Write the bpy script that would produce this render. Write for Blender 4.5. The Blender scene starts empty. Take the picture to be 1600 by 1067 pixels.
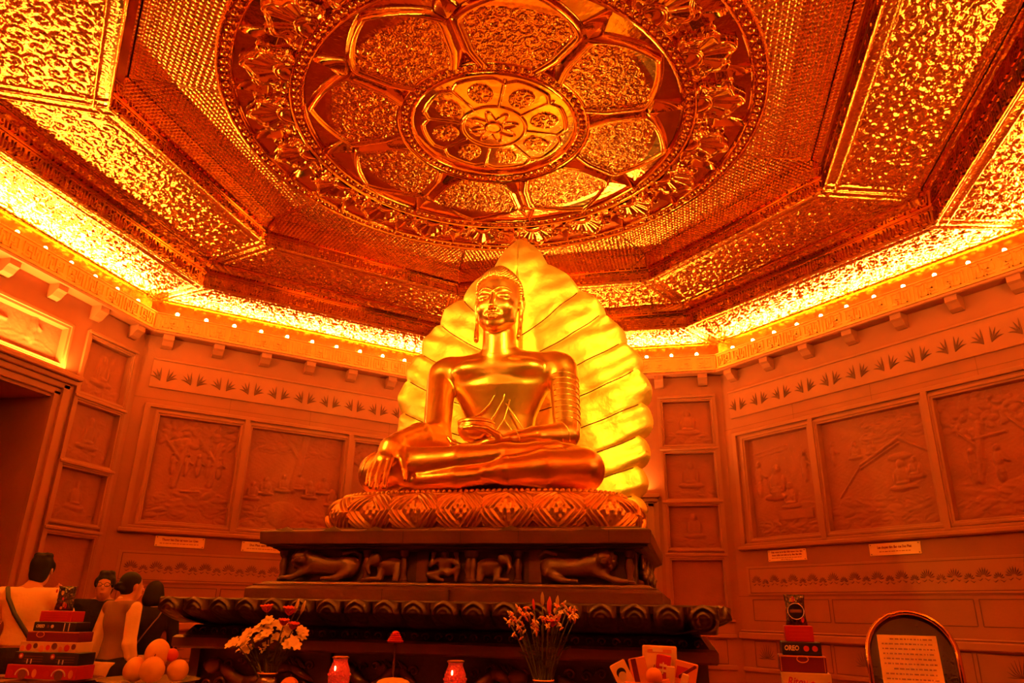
import bpy, math, random, unicodedata
import numpy as np
from mathutils import Vector, Matrix
PI = math.pi
sc = bpy.context.scene
COL = sc.collection
random.seed(7)
rng = np.random.default_rng(11)

# ------------------------------------------------------------------ camera
cam_d = bpy.data.cameras.new('camera'); cam = bpy.data.objects.new('camera', cam_d); COL.objects.link(cam)
Rr = Vector((0.97502544, 0.22137713, 0.01781995)); Ru = Vector((0.06037781, -0.34142829, 0.93796655)); Rf = Vector((-0.21372857, 0.91346532, 0.34626754))
M4 = Matrix(((Rr.x, Ru.x, -Rf.x, 1.3506), (Rr.y, Ru.y, -Rf.y, -4.9518), (Rr.z, Ru.z, -Rf.z, 1.42), (0, 0, 0, 1)))
cam.matrix_world = M4
cam_d.sensor_width = 36; cam_d.lens = 36 * 1136.08 / 1600; cam_d.clip_start = 0.05
sc.camera = cam
# ------------------------------------------------------------------ world, exposure
w = bpy.data.worlds.new('world'); sc.world = w; w.use_nodes = True
w.node_tree.nodes['Background'].inputs[0].default_value = (0.5, 0.05, 0.01, 1)
w.node_tree.nodes['Background'].inputs[1].default_value = 0.02
sc.view_settings.view_transform = 'Standard'; sc.view_settings.look = 'None'
sc.view_settings.exposure = 0.0; sc.view_settings.gamma = 1
try:
    sc.cycles.use_denoising = True
    sc.cycles.max_bounces = 10; sc.cycles.diffuse_bounces = 5; sc.cycles.glossy_bounces = 6
    sc.cycles.sample_clamp_indirect = 12; sc.cycles.caustics_reflective = True; sc.cycles.blur_glossy = 0.6
except Exception: pass
# ------------------------------------------------------------------ lights
T8 = math.tan(PI / 8)
LIGHT = (1.0, 0.40, 0.058)
SIDES = {'S0': 225, 'S1': 180, 'S2': 135, 'S3': 90, 'S4': 45, 'S5': 0, 'S6': 315, 'S7': 270}
COVE_W = {'S0': 600, 'S1': 540, 'S2': 390, 'S3': 390, 'S4': 370, 'S5': 370, 'S6': 290, 'S7': 430}
def light(name, kind, loc, target, power, color=LIGHT, **kw):
    d = bpy.data.lights.new(name, kind); d.energy = power; d.color = color
    for k, v in kw.items(): setattr(d, k, v)
    o = bpy.data.objects.new(name, d); COL.objects.link(o); o.location = loc
    o.rotation_euler = (Vector(target) - Vector(loc)).to_track_quat('-Z', 'Y').to_euler()
    return o
for s, n in SIDES.items():
    c, sn = math.cos(math.radians(n)), math.sin(math.radians(n))
    o = light('cove_light', 'AREA', (4.70 * c, 4.70 * sn, 4.70), (0, 0, 6.6), COVE_W[s], shape='RECTANGLE', size=3.6, size_y=0.04)
    o.rotation_euler = Matrix.Rotation(math.radians(n - 90), 4, 'Z').to_euler()
    # aim towards the room centre and up
    d = Vector((-c, -sn, 2.1)).normalized(); x = Vector((sn, -c, 0)); y = (-d).cross(x)
    o.rotation_euler = Matrix((x, y, -d)).transposed().to_euler()
light('statue_spot', 'SPOT', (3.0, -2.8, 4.66), (0.75, 0.9, 3.5), 1150, (1, .72, .06), spot_size=0.62, spot_blend=0.6, shadow_soft_size=0.08)
light('statue_spot', 'SPOT', (-2.7, -2.8, 4.66), (-0.4, 0.6, 3.1), 620, (1, .60, .05), spot_size=0.7, spot_blend=0.7, shadow_soft_size=0.08)
# light troughs on top of the door lintels, shining up to the gold ceiling
for s, z_, p in (('S1', 3.62, 150), ('S3', 2.87, 110), ('S5', 3.62, 90), ('S7', 3.62, 38)):
    n = SIDES[s]; c, sn = math.cos(math.radians(n)), math.sin(math.radians(n)); q = 4.731 - .075
    o = light('lintel_light', 'AREA', (q * c, q * sn, z_), (0, 0, 6), p, shape='RECTANGLE', size=1.9, size_y=0.07)
    d = Vector((-c * .45, -sn * .45, 0.9)).normalized(); x = Vector((sn, -c, 0)); y = (-d).cross(x); o.rotation_euler = Matrix((x, y, -d)).transposed().to_euler()

# ------------------------------------------------------------------ materials
def new_mat(name):
    m = bpy.data.materials.new(name); m.use_nodes = True
    nt = m.node_tree; b = nt.nodes['Principled BSDF']
    return m, nt, b
def mat(name, col, rough=0.6, metal=0.0, var=0.0, vscale=6, bump=0.0, bscale=40, bdist=0.01, emit=None, estr=0, col2=None, alpha=None, trans=0, detail=4, spec=None, contrast=None):
    m, nt, b = new_mat(name)
    b.inputs['Base Color'].default_value = (*col, 1); b.inputs['Roughness'].default_value = rough; b.inputs['Metallic'].default_value = metal
    if spec is not None: b.inputs['Specular IOR Level'].default_value = spec
    tc = nt.nodes.new('ShaderNodeTexCoord')
    if var or col2:
        nz = nt.nodes.new('ShaderNodeTexNoise'); nz.inputs['Scale'].default_value = vscale; nz.inputs['Detail'].default_value = detail
        nt.links.new(tc.outputs['Object'], nz.inputs['Vector'])
        cr = nt.nodes.new('ShaderNodeValToRGB')
        c2 = col2 if col2 else tuple(max(0, c * (1 - var)) for c in col)
        lo, hi = contrast or (0.3, 0.7)
        cr.color_ramp.elements[0].position = lo; cr.color_ramp.elements[0].color = (*c2, 1)
        cr.color_ramp.elements[1].position = hi; cr.color_ramp.elements[1].color = (*col, 1)
        nt.links.new(nz.outputs['Fac'], cr.inputs['Fac']); nt.links.new(cr.outputs['Color'], b.inputs['Base Color'])
    if bump:
        n2 = nt.nodes.new('ShaderNodeTexNoise'); n2.inputs['Scale'].default_value = bscale; n2.inputs['Detail'].default_value = 3
        nt.links.new(tc.outputs['Object'], n2.inputs['Vector'])
        bp = nt.nodes.new('ShaderNodeBump'); bp.inputs['Strength'].default_value = bump; bp.inputs['Distance'].default_value = bdist
        nt.links.new(n2.outputs['Fac'], bp.inputs['Height']); nt.links.new(bp.outputs['Normal'], b.inputs['Normal'])
    if emit:
        b.inputs['Emission Color'].default_value = (*emit, 1); b.inputs['Emission Strength'].default_value = estr
    if trans: b.inputs['Transmission Weight'].default_value = trans
    if alpha is not None: b.inputs['Alpha'].default_value = alpha
    return m
GOLD = (1.0, 0.52, 0.12)
M = {}
M['gold'] = mat('polished_gold', GOLD, 0.31, 1.0, var=0.22, vscale=5, bump=0.25, bscale=9, bdist=0.012)
M['gold_leaf'] = mat('hammered_gold', (1.0, 0.68, 0.14), 0.55, 1.0, var=0.2, vscale=3.5, bump=0.5, bscale=11, bdist=0.02)
M['gold_relief'] = mat('embossed_gold', (1, .60, .15), 0.33, 1.0, var=0.18, vscale=9, bump=0.35, bscale=70, bdist=0.006)
M['gold_scroll'] = mat('chased_gold', GOLD, 0.17, 1.0, var=0.25, vscale=14, bump=0.35, bscale=60, bdist=0.012)
M['gold_fret'] = mat('fret_gold', GOLD, 0.13, 1.0, var=0.2, vscale=6, bump=0.15, bscale=20, bdist=0.004)
M['gold_lit'] = mat('lit_fret_gold', GOLD, 0.36, 1.0, var=0.2, vscale=6, bump=0.3, bscale=30, bdist=0.005)
M['gold_mirror'] = mat('burnished_gold', GOLD, 0.08, 1.0, var=0.15, vscale=5, bump=0.08, bscale=7, bdist=0.004)
M['gold_medal'] = mat('medallion_gold', (.88, .41, .09), 0.13, 1.0, var=0.2, vscale=5, bump=0.3, bscale=16, bdist=0.010)
M['gold_weave'] = mat('woven_gold', GOLD, 0.22, 1.0, var=0.15, vscale=8)
M['gold_plain'] = mat('plain_gold_sheet', GOLD, 0.20, 1.0, var=0.2, vscale=4, bump=0.3, bscale=14, bdist=0.008)
M['stone'] = mat('warm_sandstone', (0.30, 0.080, 0.024), 0.75, 0, var=0.16, vscale=2.2, bump=0.25, bscale=55, bdist=0.004)
M['stone_frame'] = mat('warm_sandstone_moulding', (0.32, 0.092, 0.028), 0.7, 0, var=0.14, vscale=1.6, bump=0.15, bscale=60, bdist=0.003)
M['stone_relief'] = mat('carved_sandstone', (0.285, 0.066, 0.020), 0.8, 0, var=0.16, vscale=5, bump=0.5, bscale=45, bdist=0.006)
M['stone_cut'] = mat('incised_sandstone', (0.11, 0.028, 0.010), 0.85)
M['joint'] = mat('stone_joint', (0.135, 0.034, 0.012), 0.9)
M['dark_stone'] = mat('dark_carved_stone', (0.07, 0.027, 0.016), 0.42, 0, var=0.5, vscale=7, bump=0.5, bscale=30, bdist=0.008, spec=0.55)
M['dark_stone_lit'] = mat('lit_carved_stone', (0.135, 0.042, 0.022), 0.36, 0, var=0.45, vscale=5, bump=0.4, bscale=26, bdist=0.008, spec=0.6)  # paler copy of the dark stone, with the lit look put into its colour
M['floor'] = mat('polished_floor', (0.72, 0.34, 0.16), 0.3, 0, var=0.25, vscale=2)
M['dark'] = mat('dark_doorway', (0.05, 0.02, 0.012), 0.7, 0, var=0.2)
M['corridor'] = mat('corridor_stone', (0.22, 0.08, 0.04), 0.7, 0, var=0.2)

# ------------------------------------------------------------------ mesh helpers
def mesh_from(name, V, F, smooth=False):
    me = bpy.data.meshes.new(name)
    V = np.asarray(V, dtype=np.float32).reshape(-1, 3)
    if isinstance(F, np.ndarray):
        k = F.shape[1]; nf = F.shape[0]
        me.vertices.add(len(V)); me.vertices.foreach_set('co', V.ravel())
        me.loops.add(nf * k); me.loops.foreach_set('vertex_index', F.astype(np.int32).ravel())
        me.polygons.add(nf); me.polygons.foreach_set('loop_start', (np.arange(nf) * k).astype(np.int32))
        try: me.polygons.foreach_set('loop_total', np.full(nf, k, np.int32))
        except Exception: pass
        me.update(calc_edges=True); me.validate()
    else:
        me.from_pydata([tuple(map(float, v)) for v in V], [], F); me.update()
    if smooth:
        me.polygons.foreach_set('use_smooth', np.ones(len(me.polygons), dtype=bool))
    return me
def link(name, me, m=None, parent=None, loc=None, rotz=None, **props):
    o = bpy.data.objects.new(name, me); COL.objects.link(o)
    if m is not None and not me.materials: me.materials.append(m)
    if parent: o.parent = parent
    if loc is not None: o.location = loc
    if rotz is not None: o.rotation_euler = (0, 0, rotz)
    for k, v in props.items(): o[k] = v
    return o
def thing(name, label, cat, loc=(0, 0, 0), rotz=0, group=None):
    o = bpy.data.objects.new(name, None); COL.objects.link(o); o.location = loc; o.rotation_euler = (0, 0, rotz)
    o.empty_display_size = 0.1
    o['label'] = label; o['category'] = cat
    if group: o['group'] = group
    return o
def tag(o, label, cat, group=None):
    o['label'] = label; o['category'] = cat
    if group: o['group'] = group
    return o
class MB:
    """collects verts/faces of one mesh"""
    def __init__(s): s.v = []; s.f = []
    def add(s, V, F):
        b = len(s.v); s.v += [tuple(map(float, v)) for v in V]; s.f += [tuple(int(i) + b for i in f) for f in F]; return s
    def box(s, x0, x1, y0, y1, z0, z1, bev=0.0):
        if bev > 0:
            b = bev
            P = []
            for z, i in ((z0, b), (z0 + b, 0), (z1 - b, 0), (z1, b)):
                P += [(x0 + i, y0 + i, z), (x1 - i, y0 + i, z), (x1 - i, y1 - i, z), (x0 + i, y1 - i, z)]
            F = [(3, 2, 1, 0), (12, 13, 14, 15)]
            for k in range(3):
                for j in range(4):
                    a = k * 4 + j; c = k * 4 + (j + 1) % 4; F.append((a, c, c + 4, a + 4))
            return s.add(P, F)
        P = [(x0, y0, z0), (x1, y0, z0), (x1, y1, z0), (x0, y1, z0), (x0, y0, z1), (x1, y0, z1), (x1, y1, z1), (x0, y1, z1)]
        return s.add(P, [(3, 2, 1, 0), (4, 5, 6, 7), (0, 1, 5, 4), (1, 2, 6, 5), (2, 3, 7, 6), (3, 0, 4, 7)])
    def tube(s, pts, r, n=8, cap=True):
        pts = [Vector(p) for p in pts]; rs = r if isinstance(r, (list, tuple)) else [r] * len(pts)
        ref = Vector((0, 0, 1)); V = []
        for i, p in enumerate(pts):
            d = (pts[min(i + 1, len(pts) - 1)] - pts[max(i - 1, 0)])
            d = d.normalized() if d.length > 1e-9 else Vector((0, 0, 1))
            if abs(d.dot(ref)) > 0.95: ref = Vector((1, 0, 0)) if abs(d.x) < 0.9 else Vector((0, 1, 0))
            a = d.cross(ref).normalized(); b = d.cross(a).normalized(); ref = ref
            for k in range(n):
                t = 2 * PI * k / n; V.append(p + (a * math.cos(t) + b * math.sin(t)) * rs[i])
        F = []
        for i in range(len(pts) - 1):
            for k in range(n):
                F.append((i * n + k, i * n + (k + 1) % n, (i + 1) * n + (k + 1) % n, (i + 1) * n + k))
        if cap: F.append(tuple(range(n))[::-1]); F.append(tuple(range((len(pts) - 1) * n, len(pts) * n)))
        return s.add(V, F)
    def lathe(s, prof, c=(0, 0, 0), n=24, sx=1, sy=1):
        V = []; F = []
        for r, z in prof:
            for k in range(n):
                t = 2 * PI * k / n; V.append((c[0] + r * sx * math.cos(t), c[1] + r * sy * math.sin(t), c[2] + z))
        for i in range(len(prof) - 1):
            for k in range(n): F.append((i * n + k, i * n + (k + 1) % n, (i + 1) * n + (k + 1) % n, (i + 1) * n + k))
        F.append(tuple(range(n))[::-1]); F.append(tuple(range((len(prof) - 1) * n, len(prof) * n)))
        return s.add(V, F)
    def ball(s, c, r, n=10, m=6, sq=(1, 1, 1)):
        V = []; F = []
        for i in range(m + 1):
            p = PI * i / m
            for k in range(n):
                t = 2 * PI * k / n
                V.append((c[0] + r * sq[0] * math.sin(p) * math.cos(t), c[1] + r * sq[1] * math.sin(p) * math.sin(t), c[2] - r * sq[2] * math.cos(p)))
        for i in range(m):
            for k in range(n): F.append((i * n + k, i * n + (k + 1) % n, (i + 1) * n + (k + 1) % n, (i + 1) * n + k))
        return s.add(V, F)
    def build(s, name, m, parent=None, smooth=False, **kw):
        me = mesh_from(name, s.v, s.f, smooth)
        return link(name, me, m, parent, **kw)
def grid_mesh(name, P, flip=False, smooth=True):
    n, m = P.shape[:2]; idx = np.arange(n * m).reshape(n, m)
    a, b, c, d = idx[:-1, :-1], idx[1:, :-1], idx[1:, 1:], idx[:-1, 1:]
    F = np.stack([a, b, c, d] if not flip else [a, d, c, b], -1).reshape(-1, 4)
    return mesh_from(name, P.reshape(-1, 3), F, smooth)
def auto_smooth(o, ang=35):
    me = o.data
    me.polygons.foreach_set('use_smooth', np.ones(len(me.polygons), dtype=bool))
    try: me.set_sharp_from_angle(angle=math.radians(ang))
    except Exception: pass
    return o

# ------------------------------------------------------------------ implicit surfaces
class SDF:
    def __init__(s, lo, hi, h):
        s.lo = np.array(lo, np.float32); s.h = h
        s.n = [int(math.ceil((hi[i] - lo[i]) / h)) + 1 for i in range(3)]
        s.F = np.full(s.n, 9.0, np.float32)
    def _sub(s, lo, hi):
        a = [max(0, int((lo[i] - s.lo[i]) / s.h)) for i in range(3)]
        b = [min(s.n[i], int((hi[i] - s.lo[i]) / s.h) + 2) for i in range(3)]
        sl = tuple(slice(a[i], max(a[i], b[i])) for i in range(3))
        ax = [s.lo[i] + s.h * np.arange(sl[i].start, sl[i].stop, dtype=np.float32) for i in range(3)]
        return sl, np.meshgrid(*ax, indexing='ij', sparse=True)
    def comb(s, sl, d, k, sub=False):
        A = s.F[sl]
        if A.size == 0: return
        if sub:
            d = -d; h = np.maximum(k - np.abs(A - d), 0) / k; s.F[sl] = np.maximum(A, d) + h * h * k * .25
        else:
            h = np.maximum(k - np.abs(A - d), 0) / k; s.F[sl] = np.minimum(A, d) - h * h * k * .25
    def cap(s, a, b, ra, rb=None, k=0.02, sub=False, sq=None):
        rb = ra if rb is None else rb
        a = np.array(a, float); b = np.array(b, float); R = max(ra, rb) * (max(sq) if sq else 1) + k + 3 * s.h
        sl, (X, Y, Z) = s._sub(np.minimum(a, b) - R, np.maximum(a, b) + R)
        ab = b - a; L = float(ab @ ab) + 1e-12
        t = np.clip(((X - a[0]) * ab[0] + (Y - a[1]) * ab[1] + (Z - a[2]) * ab[2]) / L, 0, 1)
        q = sq or (1, 1, 1)
        d = np.sqrt(((X - a[0] - t * ab[0]) / q[0]) ** 2 + ((Y - a[1] - t * ab[1]) / q[1]) ** 2 + ((Z - a[2] - t * ab[2]) / q[2]) ** 2)
        d = (d - (ra + (rb - ra) * t)) * min(q)
        s.comb(sl, d.astype(np.float32), k, sub); return s
    def chain(s, pts, rs, k=0.02, sub=False, sq=None):
        for i in range(len(pts) - 1): s.cap(pts[i], pts[i + 1], rs[i], rs[i + 1], k, sub, sq)
        return s
    def ell(s, c, r, k=0.02, sub=False, rot=None):
        c = np.array(c, float); r = np.array(r, float); R = max(r) + k + 3 * s.h
        sl, (X, Y, Z) = s._sub(c - R, c + R)
        x, y, z = X - c[0], Y - c[1], Z - c[2]
        if rot is not None:
            m = np.array(rot.transposed()) if hasattr(rot, 'transposed') else rot
            x, y, z = m[0][0] * x + m[0][1] * y + m[0][2] * z, m[1][0] * x + m[1][1] * y + m[1][2] * z, m[2][0] * x + m[2][1] * y + m[2][2] * z
        k0 = np.sqrt((x / r[0]) ** 2 + (y / r[1]) ** 2 + (z / r[2]) ** 2); k1 = np.sqrt((x / r[0] ** 2) ** 2 + (y / r[1] ** 2) ** 2 + (z / r[2] ** 2) ** 2) + 1e-6
        s.comb(sl, (k0 * (k0 - 1) / k1).astype(np.float32), k, sub); return s
    def stack(s, prof, cx, cy, k=0.03):
        """elliptic cross sections: prof = [(z, halfwidth, halfdepth, dy)]"""
        p = np.array(prof, float); z0, z1 = p[0, 0], p[-1, 0]; R = max(p[:, 1].max(), p[:, 2].max()) + k + .05
        sl, (X, Y, Z) = s._sub((cx - R, cy - R - .2, z0 - .08), (cx + R, cy + R + .2, z1 + .08))
        a = np.interp(Z, p[:, 0], p[:, 1]); b = np.interp(Z, p[:, 0], p[:, 2]); dy = np.interp(Z, p[:, 0], p[:, 3])
        x = (X - cx) / a; y = (Y - cy - dy) / b
        d = (np.sqrt(x * x + y * y) - 1) * np.minimum(a, b)
        d = np.maximum(d, np.maximum(z0 - Z, Z - z1)); s.comb(sl, d.astype(np.float32), k); return s
    def cut(s, axis, v, keep_less):
        ax = s.lo[axis] + s.h * np.arange(s.n[axis], dtype=np.float32); sh = [1, 1, 1]; sh[axis] = -1
        d = (ax - v) if keep_less else (v - ax); s.F = np.maximum(s.F, d.reshape(sh)); return s
    def mesh(s, name):
        F = s.F; F[0] = F[-1] = 1; F[:, 0] = F[:, -1] = 1; F[:, :, 0] = F[:, :, -1] = 1
        S = F < 0; n = F.shape
        cs = [S[i:n[0] - 1 + i, j:n[1] - 1 + j, k:n[2] - 1 + k] for i in (0, 1) for j in (0, 1) for k in (0, 1)]
        cnt = sum(c.astype(np.int8) for c in cs); act = np.argwhere((cnt > 0) & (cnt < 8))
        idx = np.full(cnt.shape, -1, np.int32); idx[tuple(act.T)] = np.arange(len(act))
        acc = np.zeros((len(act), 3)); num = np.zeros(len(act))
        off = np.array([(i, j, k) for i in (0, 1) for j in (0, 1) for k in (0, 1)])
        vals = np.array([F[tuple((act + o).T)] for o in off])
        for a in range(8):
            for b in range(a + 1, 8):
                if np.abs(off[a] - off[b]).sum() != 1: continue
                cr = (vals[a] < 0) != (vals[b] < 0)
                t = vals[a][cr] / (vals[a][cr] - vals[b][cr])
                acc[cr] += off[a] + t[:, None] * (off[b] - off[a]); num[cr] += 1
        V = (act + acc / num[:, None]) * s.h + s.lo
        Q = []
        for ax in range(3):
            o1, o2 = [(1, 2), (2, 0), (0, 1)][ax]
            A = S.take(range(0, n[ax] - 1), ax); B = S.take(range(1, n[ax]), ax)
            for flag, e in ((0, np.argwhere(A & ~B)), (1, np.argwhere(~A & B))):
                e = e[(e[:, o1] > 0) & (e[:, o2] > 0) & (e[:, o1] < n[o1] - 1) & (e[:, o2] < n[o2] - 1)]
                if not len(e): continue
                u = np.zeros(3, int); u[o1] = 1; v = np.zeros(3, int); v[o2] = 1
                q = [idx[tuple((e - d).T)] for d in (u + v, v, 0 * u, u)]
                Q.append(np.stack(q if flag == 0 else q[::-1], -1))
        return mesh_from(name, V, np.concatenate(Q), True)
    def build(s, name, m, parent=None, **kw):
        return link(name, s.mesh(name), m, parent, **kw)

# ------------------------------------------------------------------ the octagonal room
AW = 4.731; HL = AW * T8
def struct(name, bm_or_me, m, **kw):
    o = bm_or_me.build(name, m, **kw) if isinstance(bm_or_me, MB) else link(name, bm_or_me, m, **kw)
    o['kind'] = 'structure'; return o
def octo(a):
    return [(a / math.cos(PI / 8) * math.cos(PI / 8 + k * PI / 4), a / math.cos(PI / 8) * math.sin(PI / 8 + k * PI / 4)) for k in range(8)]
fl = MB(); o8 = octo(6.6)
fl.add([(x, y, 0) for x, y in o8] + [(x, y, -0.1) for x, y in o8], [tuple(range(8)), tuple(range(15, 7, -1))] + [(k, k + 8, (k + 1) % 8 + 8, (k + 1) % 8) for k in range(8)])
struct('floor', fl, M['floor'])

def relief(name, w_, h_, fn, m, parent, u0, z0, y, res=0.012):
    """carved panel: height field on the wall plane, standing out towards the room (-Y)"""
    nu, nz = int(w_ / res) + 1, int(h_ / res) + 1
    U, Z = np.meshgrid(np.linspace(0, w_, nu), np.linspace(0, h_, nz), indexing='ij')
    H = fn(U, Z)
    P = np.stack([u0 + U, y - H, z0 + Z], -1)
    return link(name, grid_mesh(name, P), m, parent)
def dome(U, Z, u, z, a, b, amp, rot=0):
    c, s = math.cos(rot), math.sin(rot); x = (U - u) * c + (Z - z) * s; y = -(U - u) * s + (Z - z) * c
    return amp * np.sqrt(np.clip(1 - (x / a) ** 2 - (y / b) ** 2, 0, 1))
def ridge(U, Z, p, q, wd, amp):
    p = np.array(p); q = np.array(q); d = q - p; L = d @ d + 1e-9
    t = np.clip(((U - p[0]) * d[0] + (Z - p[1]) * d[1]) / L, 0, 1)
    r = np.hypot(U - p[0] - t * d[0], Z - p[1] - t * d[1]); return amp * np.sqrt(np.clip(1 - (r / wd) ** 2, 0, 1))
def figure(U, Z, u, z, s, amp):
    """a small seated, meditating figure"""
    H = dome(U, Z, u, z + .62 * s, .10 * s, .13 * s, amp * 1.2)
    for e in ((0, .36, .17, .24, 1.1), (0, .06, .36, .09, 1.2), (-.17, .30, .06, .2, .9), (.17, .30, .06, .2, .9), (0, .16, .2, .06, 1.35)):
        H = np.maximum(H, dome(U, Z, u + e[0] * s, z + e[1] * s, e[2] * s, e[3] * s, amp * e[4]))
    return H
def standing(U, Z, u, z, s, amp):
    H = dome(U, Z, u, z + .88 * s, .08 * s, .1 * s, amp * 1.2)
    H = np.maximum(H, dome(U, Z, u, z + .58 * s, .13 * s, .24 * s, amp))
    H = np.maximum(H, dome(U, Z, u, z + .22 * s, .12 * s, .28 * s, amp * .9))
    return np.maximum(H, ridge(U, Z, (u, z + .65 * s), (u + .25 * s, z + .5 * s), .045 * s, amp * .9))
def clouds(U, Z, r, n, u0, u1, z0, z1, amp, sc_=.06):
    H = np.zeros_like(U)
    for _ in range(n):
        u, z, a = r.uniform(u0, u1), r.uniform(z0, z1), r.uniform(.5, 1.1) * sc_
        H = np.maximum(H, dome(U, Z, u, z, a * 1.5, a * .55, amp, r.uniform(-.4, .4)))
        R = np.hypot((U - u) / 1.5, Z - z) / a; H = np.maximum(H, amp * .5 * np.clip(np.cos(R * 6.5), 0, 1) * (R < 1.25))
    return H
def tree(U, Z, r, u, z, s, amp):
    H = ridge(U, Z, (u, z), (u + .1 * s, z + .7 * s), .05 * s, amp)
    H = np.maximum(H, ridge(U, Z, (u + .05 * s, z + .4 * s), (u - .25 * s, z + .75 * s), .03 * s, amp))
    for _ in range(46):
        a = r.uniform(0, 2 * PI); q = r.uniform(0, 1) ** .6
        H = np.maximum(H, dome(U, Z, u + .55 * s * q * math.cos(a), z + .85 * s + .26 * s * q * math.sin(a), .07 * s, .045 * s, amp * r.uniform(.6, 1), r.uniform(-1, 1)))
    return H
def buddha_panel(seed):
    r = np.random.default_rng(seed)
    def fn(U, Z):
        w_, h_ = U.max(), Z.max(); s = h_ * .78
        H = figure(U, Z, w_ / 2, h_ * .24, s, .020)
        H = np.maximum(H, dome(U, Z, w_ / 2, h_ * .24 + .62 * s, .17 * s, .17 * s, .006))
        H = np.maximum(H, clouds(U, Z, r, 16, 0.04, w_ - .04, .03, h_ * .22, .010, .05))
        H = np.maximum(H, clouds(U, Z, r, 8, 0.05, w_ - .05, h_ * .55, h_ * .9, .005, .05))
        return H
    return fn
def scene_panel(kind):
    r = np.random.default_rng(100 + kind)
    def fn(U, Z):
        w_, h_ = U.max(), Z.max(); H = np.zeros_like(U); A = .024
        mx = lambda a: np.maximum(H, a)
        if kind == 0:      # grove with a row of small figures and water
            H = mx(tree(U, Z, r, w_ * .30, h_ * .35, .75, A * .8)); H = mx(tree(U, Z, r, w_ * .72, h_ * .38, .7, A * .8))
            for q in (.26, .42, .56, .68, .82): H = mx(standing(U, Z, w_ * q, h_ * .46, .26, A))
            H = mx(clouds(U, Z, r, 36, .05, w_ - .05, .05, h_ * .3, A * .6, .07)); H = mx(ridge(U, Z, (w_ * .4, h_ * .3), (w_ * .62, h_ * .31), .012, A))
        elif kind == 1:    # crowd beneath a tree around a vessel
            H = mx(tree(U, Z, r, w_ * .5, h_ * .42, .95, A * .8))
            for q, z in ((.1, .28), (.22, .34), (.4, .38), (.55, .42), (.68, .34), (.82, .4), (.93, .28)): H = mx(figure(U, Z, w_ * q, h_ * z, .3, A))
            H = mx(dome(U, Z, w_ * .42, h_ * .16, .2, .16, A)); H = mx(clouds(U, Z, r, 24, .05, w_ - .05, .04, h_ * .2, A * .5, .07))
            H = mx(clouds(U, Z, r, 26, .05, w_ - .05, h_ * .8, h_ - .05, A * .4, .06))
        elif kind == 2:    # seated teacher holding a slab, attendants
            H = mx(ridge(U, Z, (.08, h_ * .8), (w_ * .62, h_ * .84), .010, A * .5)); H = mx(ridge(U, Z, (.08, h_ * .84), (w_ * .62, h_ * .88), .008, A * .5))
            H = mx(figure(U, Z, w_ * .42, h_ * .36, .55, A * 1.3)); H = mx(A * 1.6 * ((abs(U - w_ * .42) < .07) & (abs(Z - h_ * .43) < .06)))
            H = mx(standing(U, Z, w_ * .14, h_ * .42, .42, A * .8)); H = mx(standing(U, Z, w_ * .86, h_ * .5, .36, A * .9)); H = mx(figure(U, Z, w_ * .6, h_ * .26, .4, A))
            H = mx(A * .8 * ((abs(U - w_ * .66) < .24) & (abs(Z - h_ * .2) < .06))); H = mx(clouds(U, Z, r, 34, .05, w_ - .05, .04, h_ * .16, A * .6, .05))
        elif kind == 3:    # hut roof, two figures beneath, riders in clouds
            H = mx(ridge(U, Z, (w_ * .12, h_ * .30), (w_ * .36, h_ * .56), .009, A * .6)); H = mx(ridge(U, Z, (w_ * .36, h_ * .56), (w_ * .74, h_ * .74), .018, A))
            H = mx(ridge(U, Z, (w_ * .74, h_ * .74), (w_ * .98, h_ * .6), .018, A)); H = mx(ridge(U, Z, (w_ * .36, h_ * .53), (w_ * .74, h_ * .70), .010, A))
            H = mx(figure(U, Z, w_ * .72, h_ * .30, .42, A * 1.2)); H = mx(figure(U, Z, w_ * .84, h_ * .38, .3, A)); H = mx(dome(U, Z, w_ * .72, h_ * .58, .13, .04, A))
            H = mx(figure(U, Z, w_ * .32, h_ * .62, .26, A)); H = mx(standing(U, Z, w_ * .1, h_ * .6, .26, A)); H = mx(figure(U, Z, w_ * .48, h_ * .64, .2, A * .8))
            H = mx(clouds(U, Z, r, 34, w_ * .45, w_ * .96, h_ * .78, h_ * .96, A * .7, .06)); H = mx(clouds(U, Z, r, 46, .06, w_ - .06, .04, h_ * .26, A * .45, .06))
        else:              # pavilion among trees over water
            H = mx(tree(U, Z, r, w_ * .3, h_ * .3, .75, A * .8)); H = mx(tree(U, Z, r, w_ * .78, h_ * .42, .6, A * .8))
            H = mx(ridge(U, Z, (w_ * .2, h_ * .88), (w_ * .5, h_ * .9), .03, A * .6)); H = mx(ridge(U, Z, (w_ * .35, h_ * .6), (w_ * .35, h_ * .9), .02, A * .4))
            for q in (.25, .5, .8): H = mx(standing(U, Z, w_ * q, h_ * .28, .34, A))
            H = mx(clouds(U, Z, r, 40, .05, w_ - .05, .05, h_ * .25, A * .5, .07)); H = mx(ridge(U, Z, (w_ * .3, h_ * .62), (w_ * .62, h_ * .64), .015, A))
        return H + .0012 * np.sin(U * 61 + 5 * np.sin(Z * 23)) * np.sin(Z * 57)
    return fn
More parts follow.
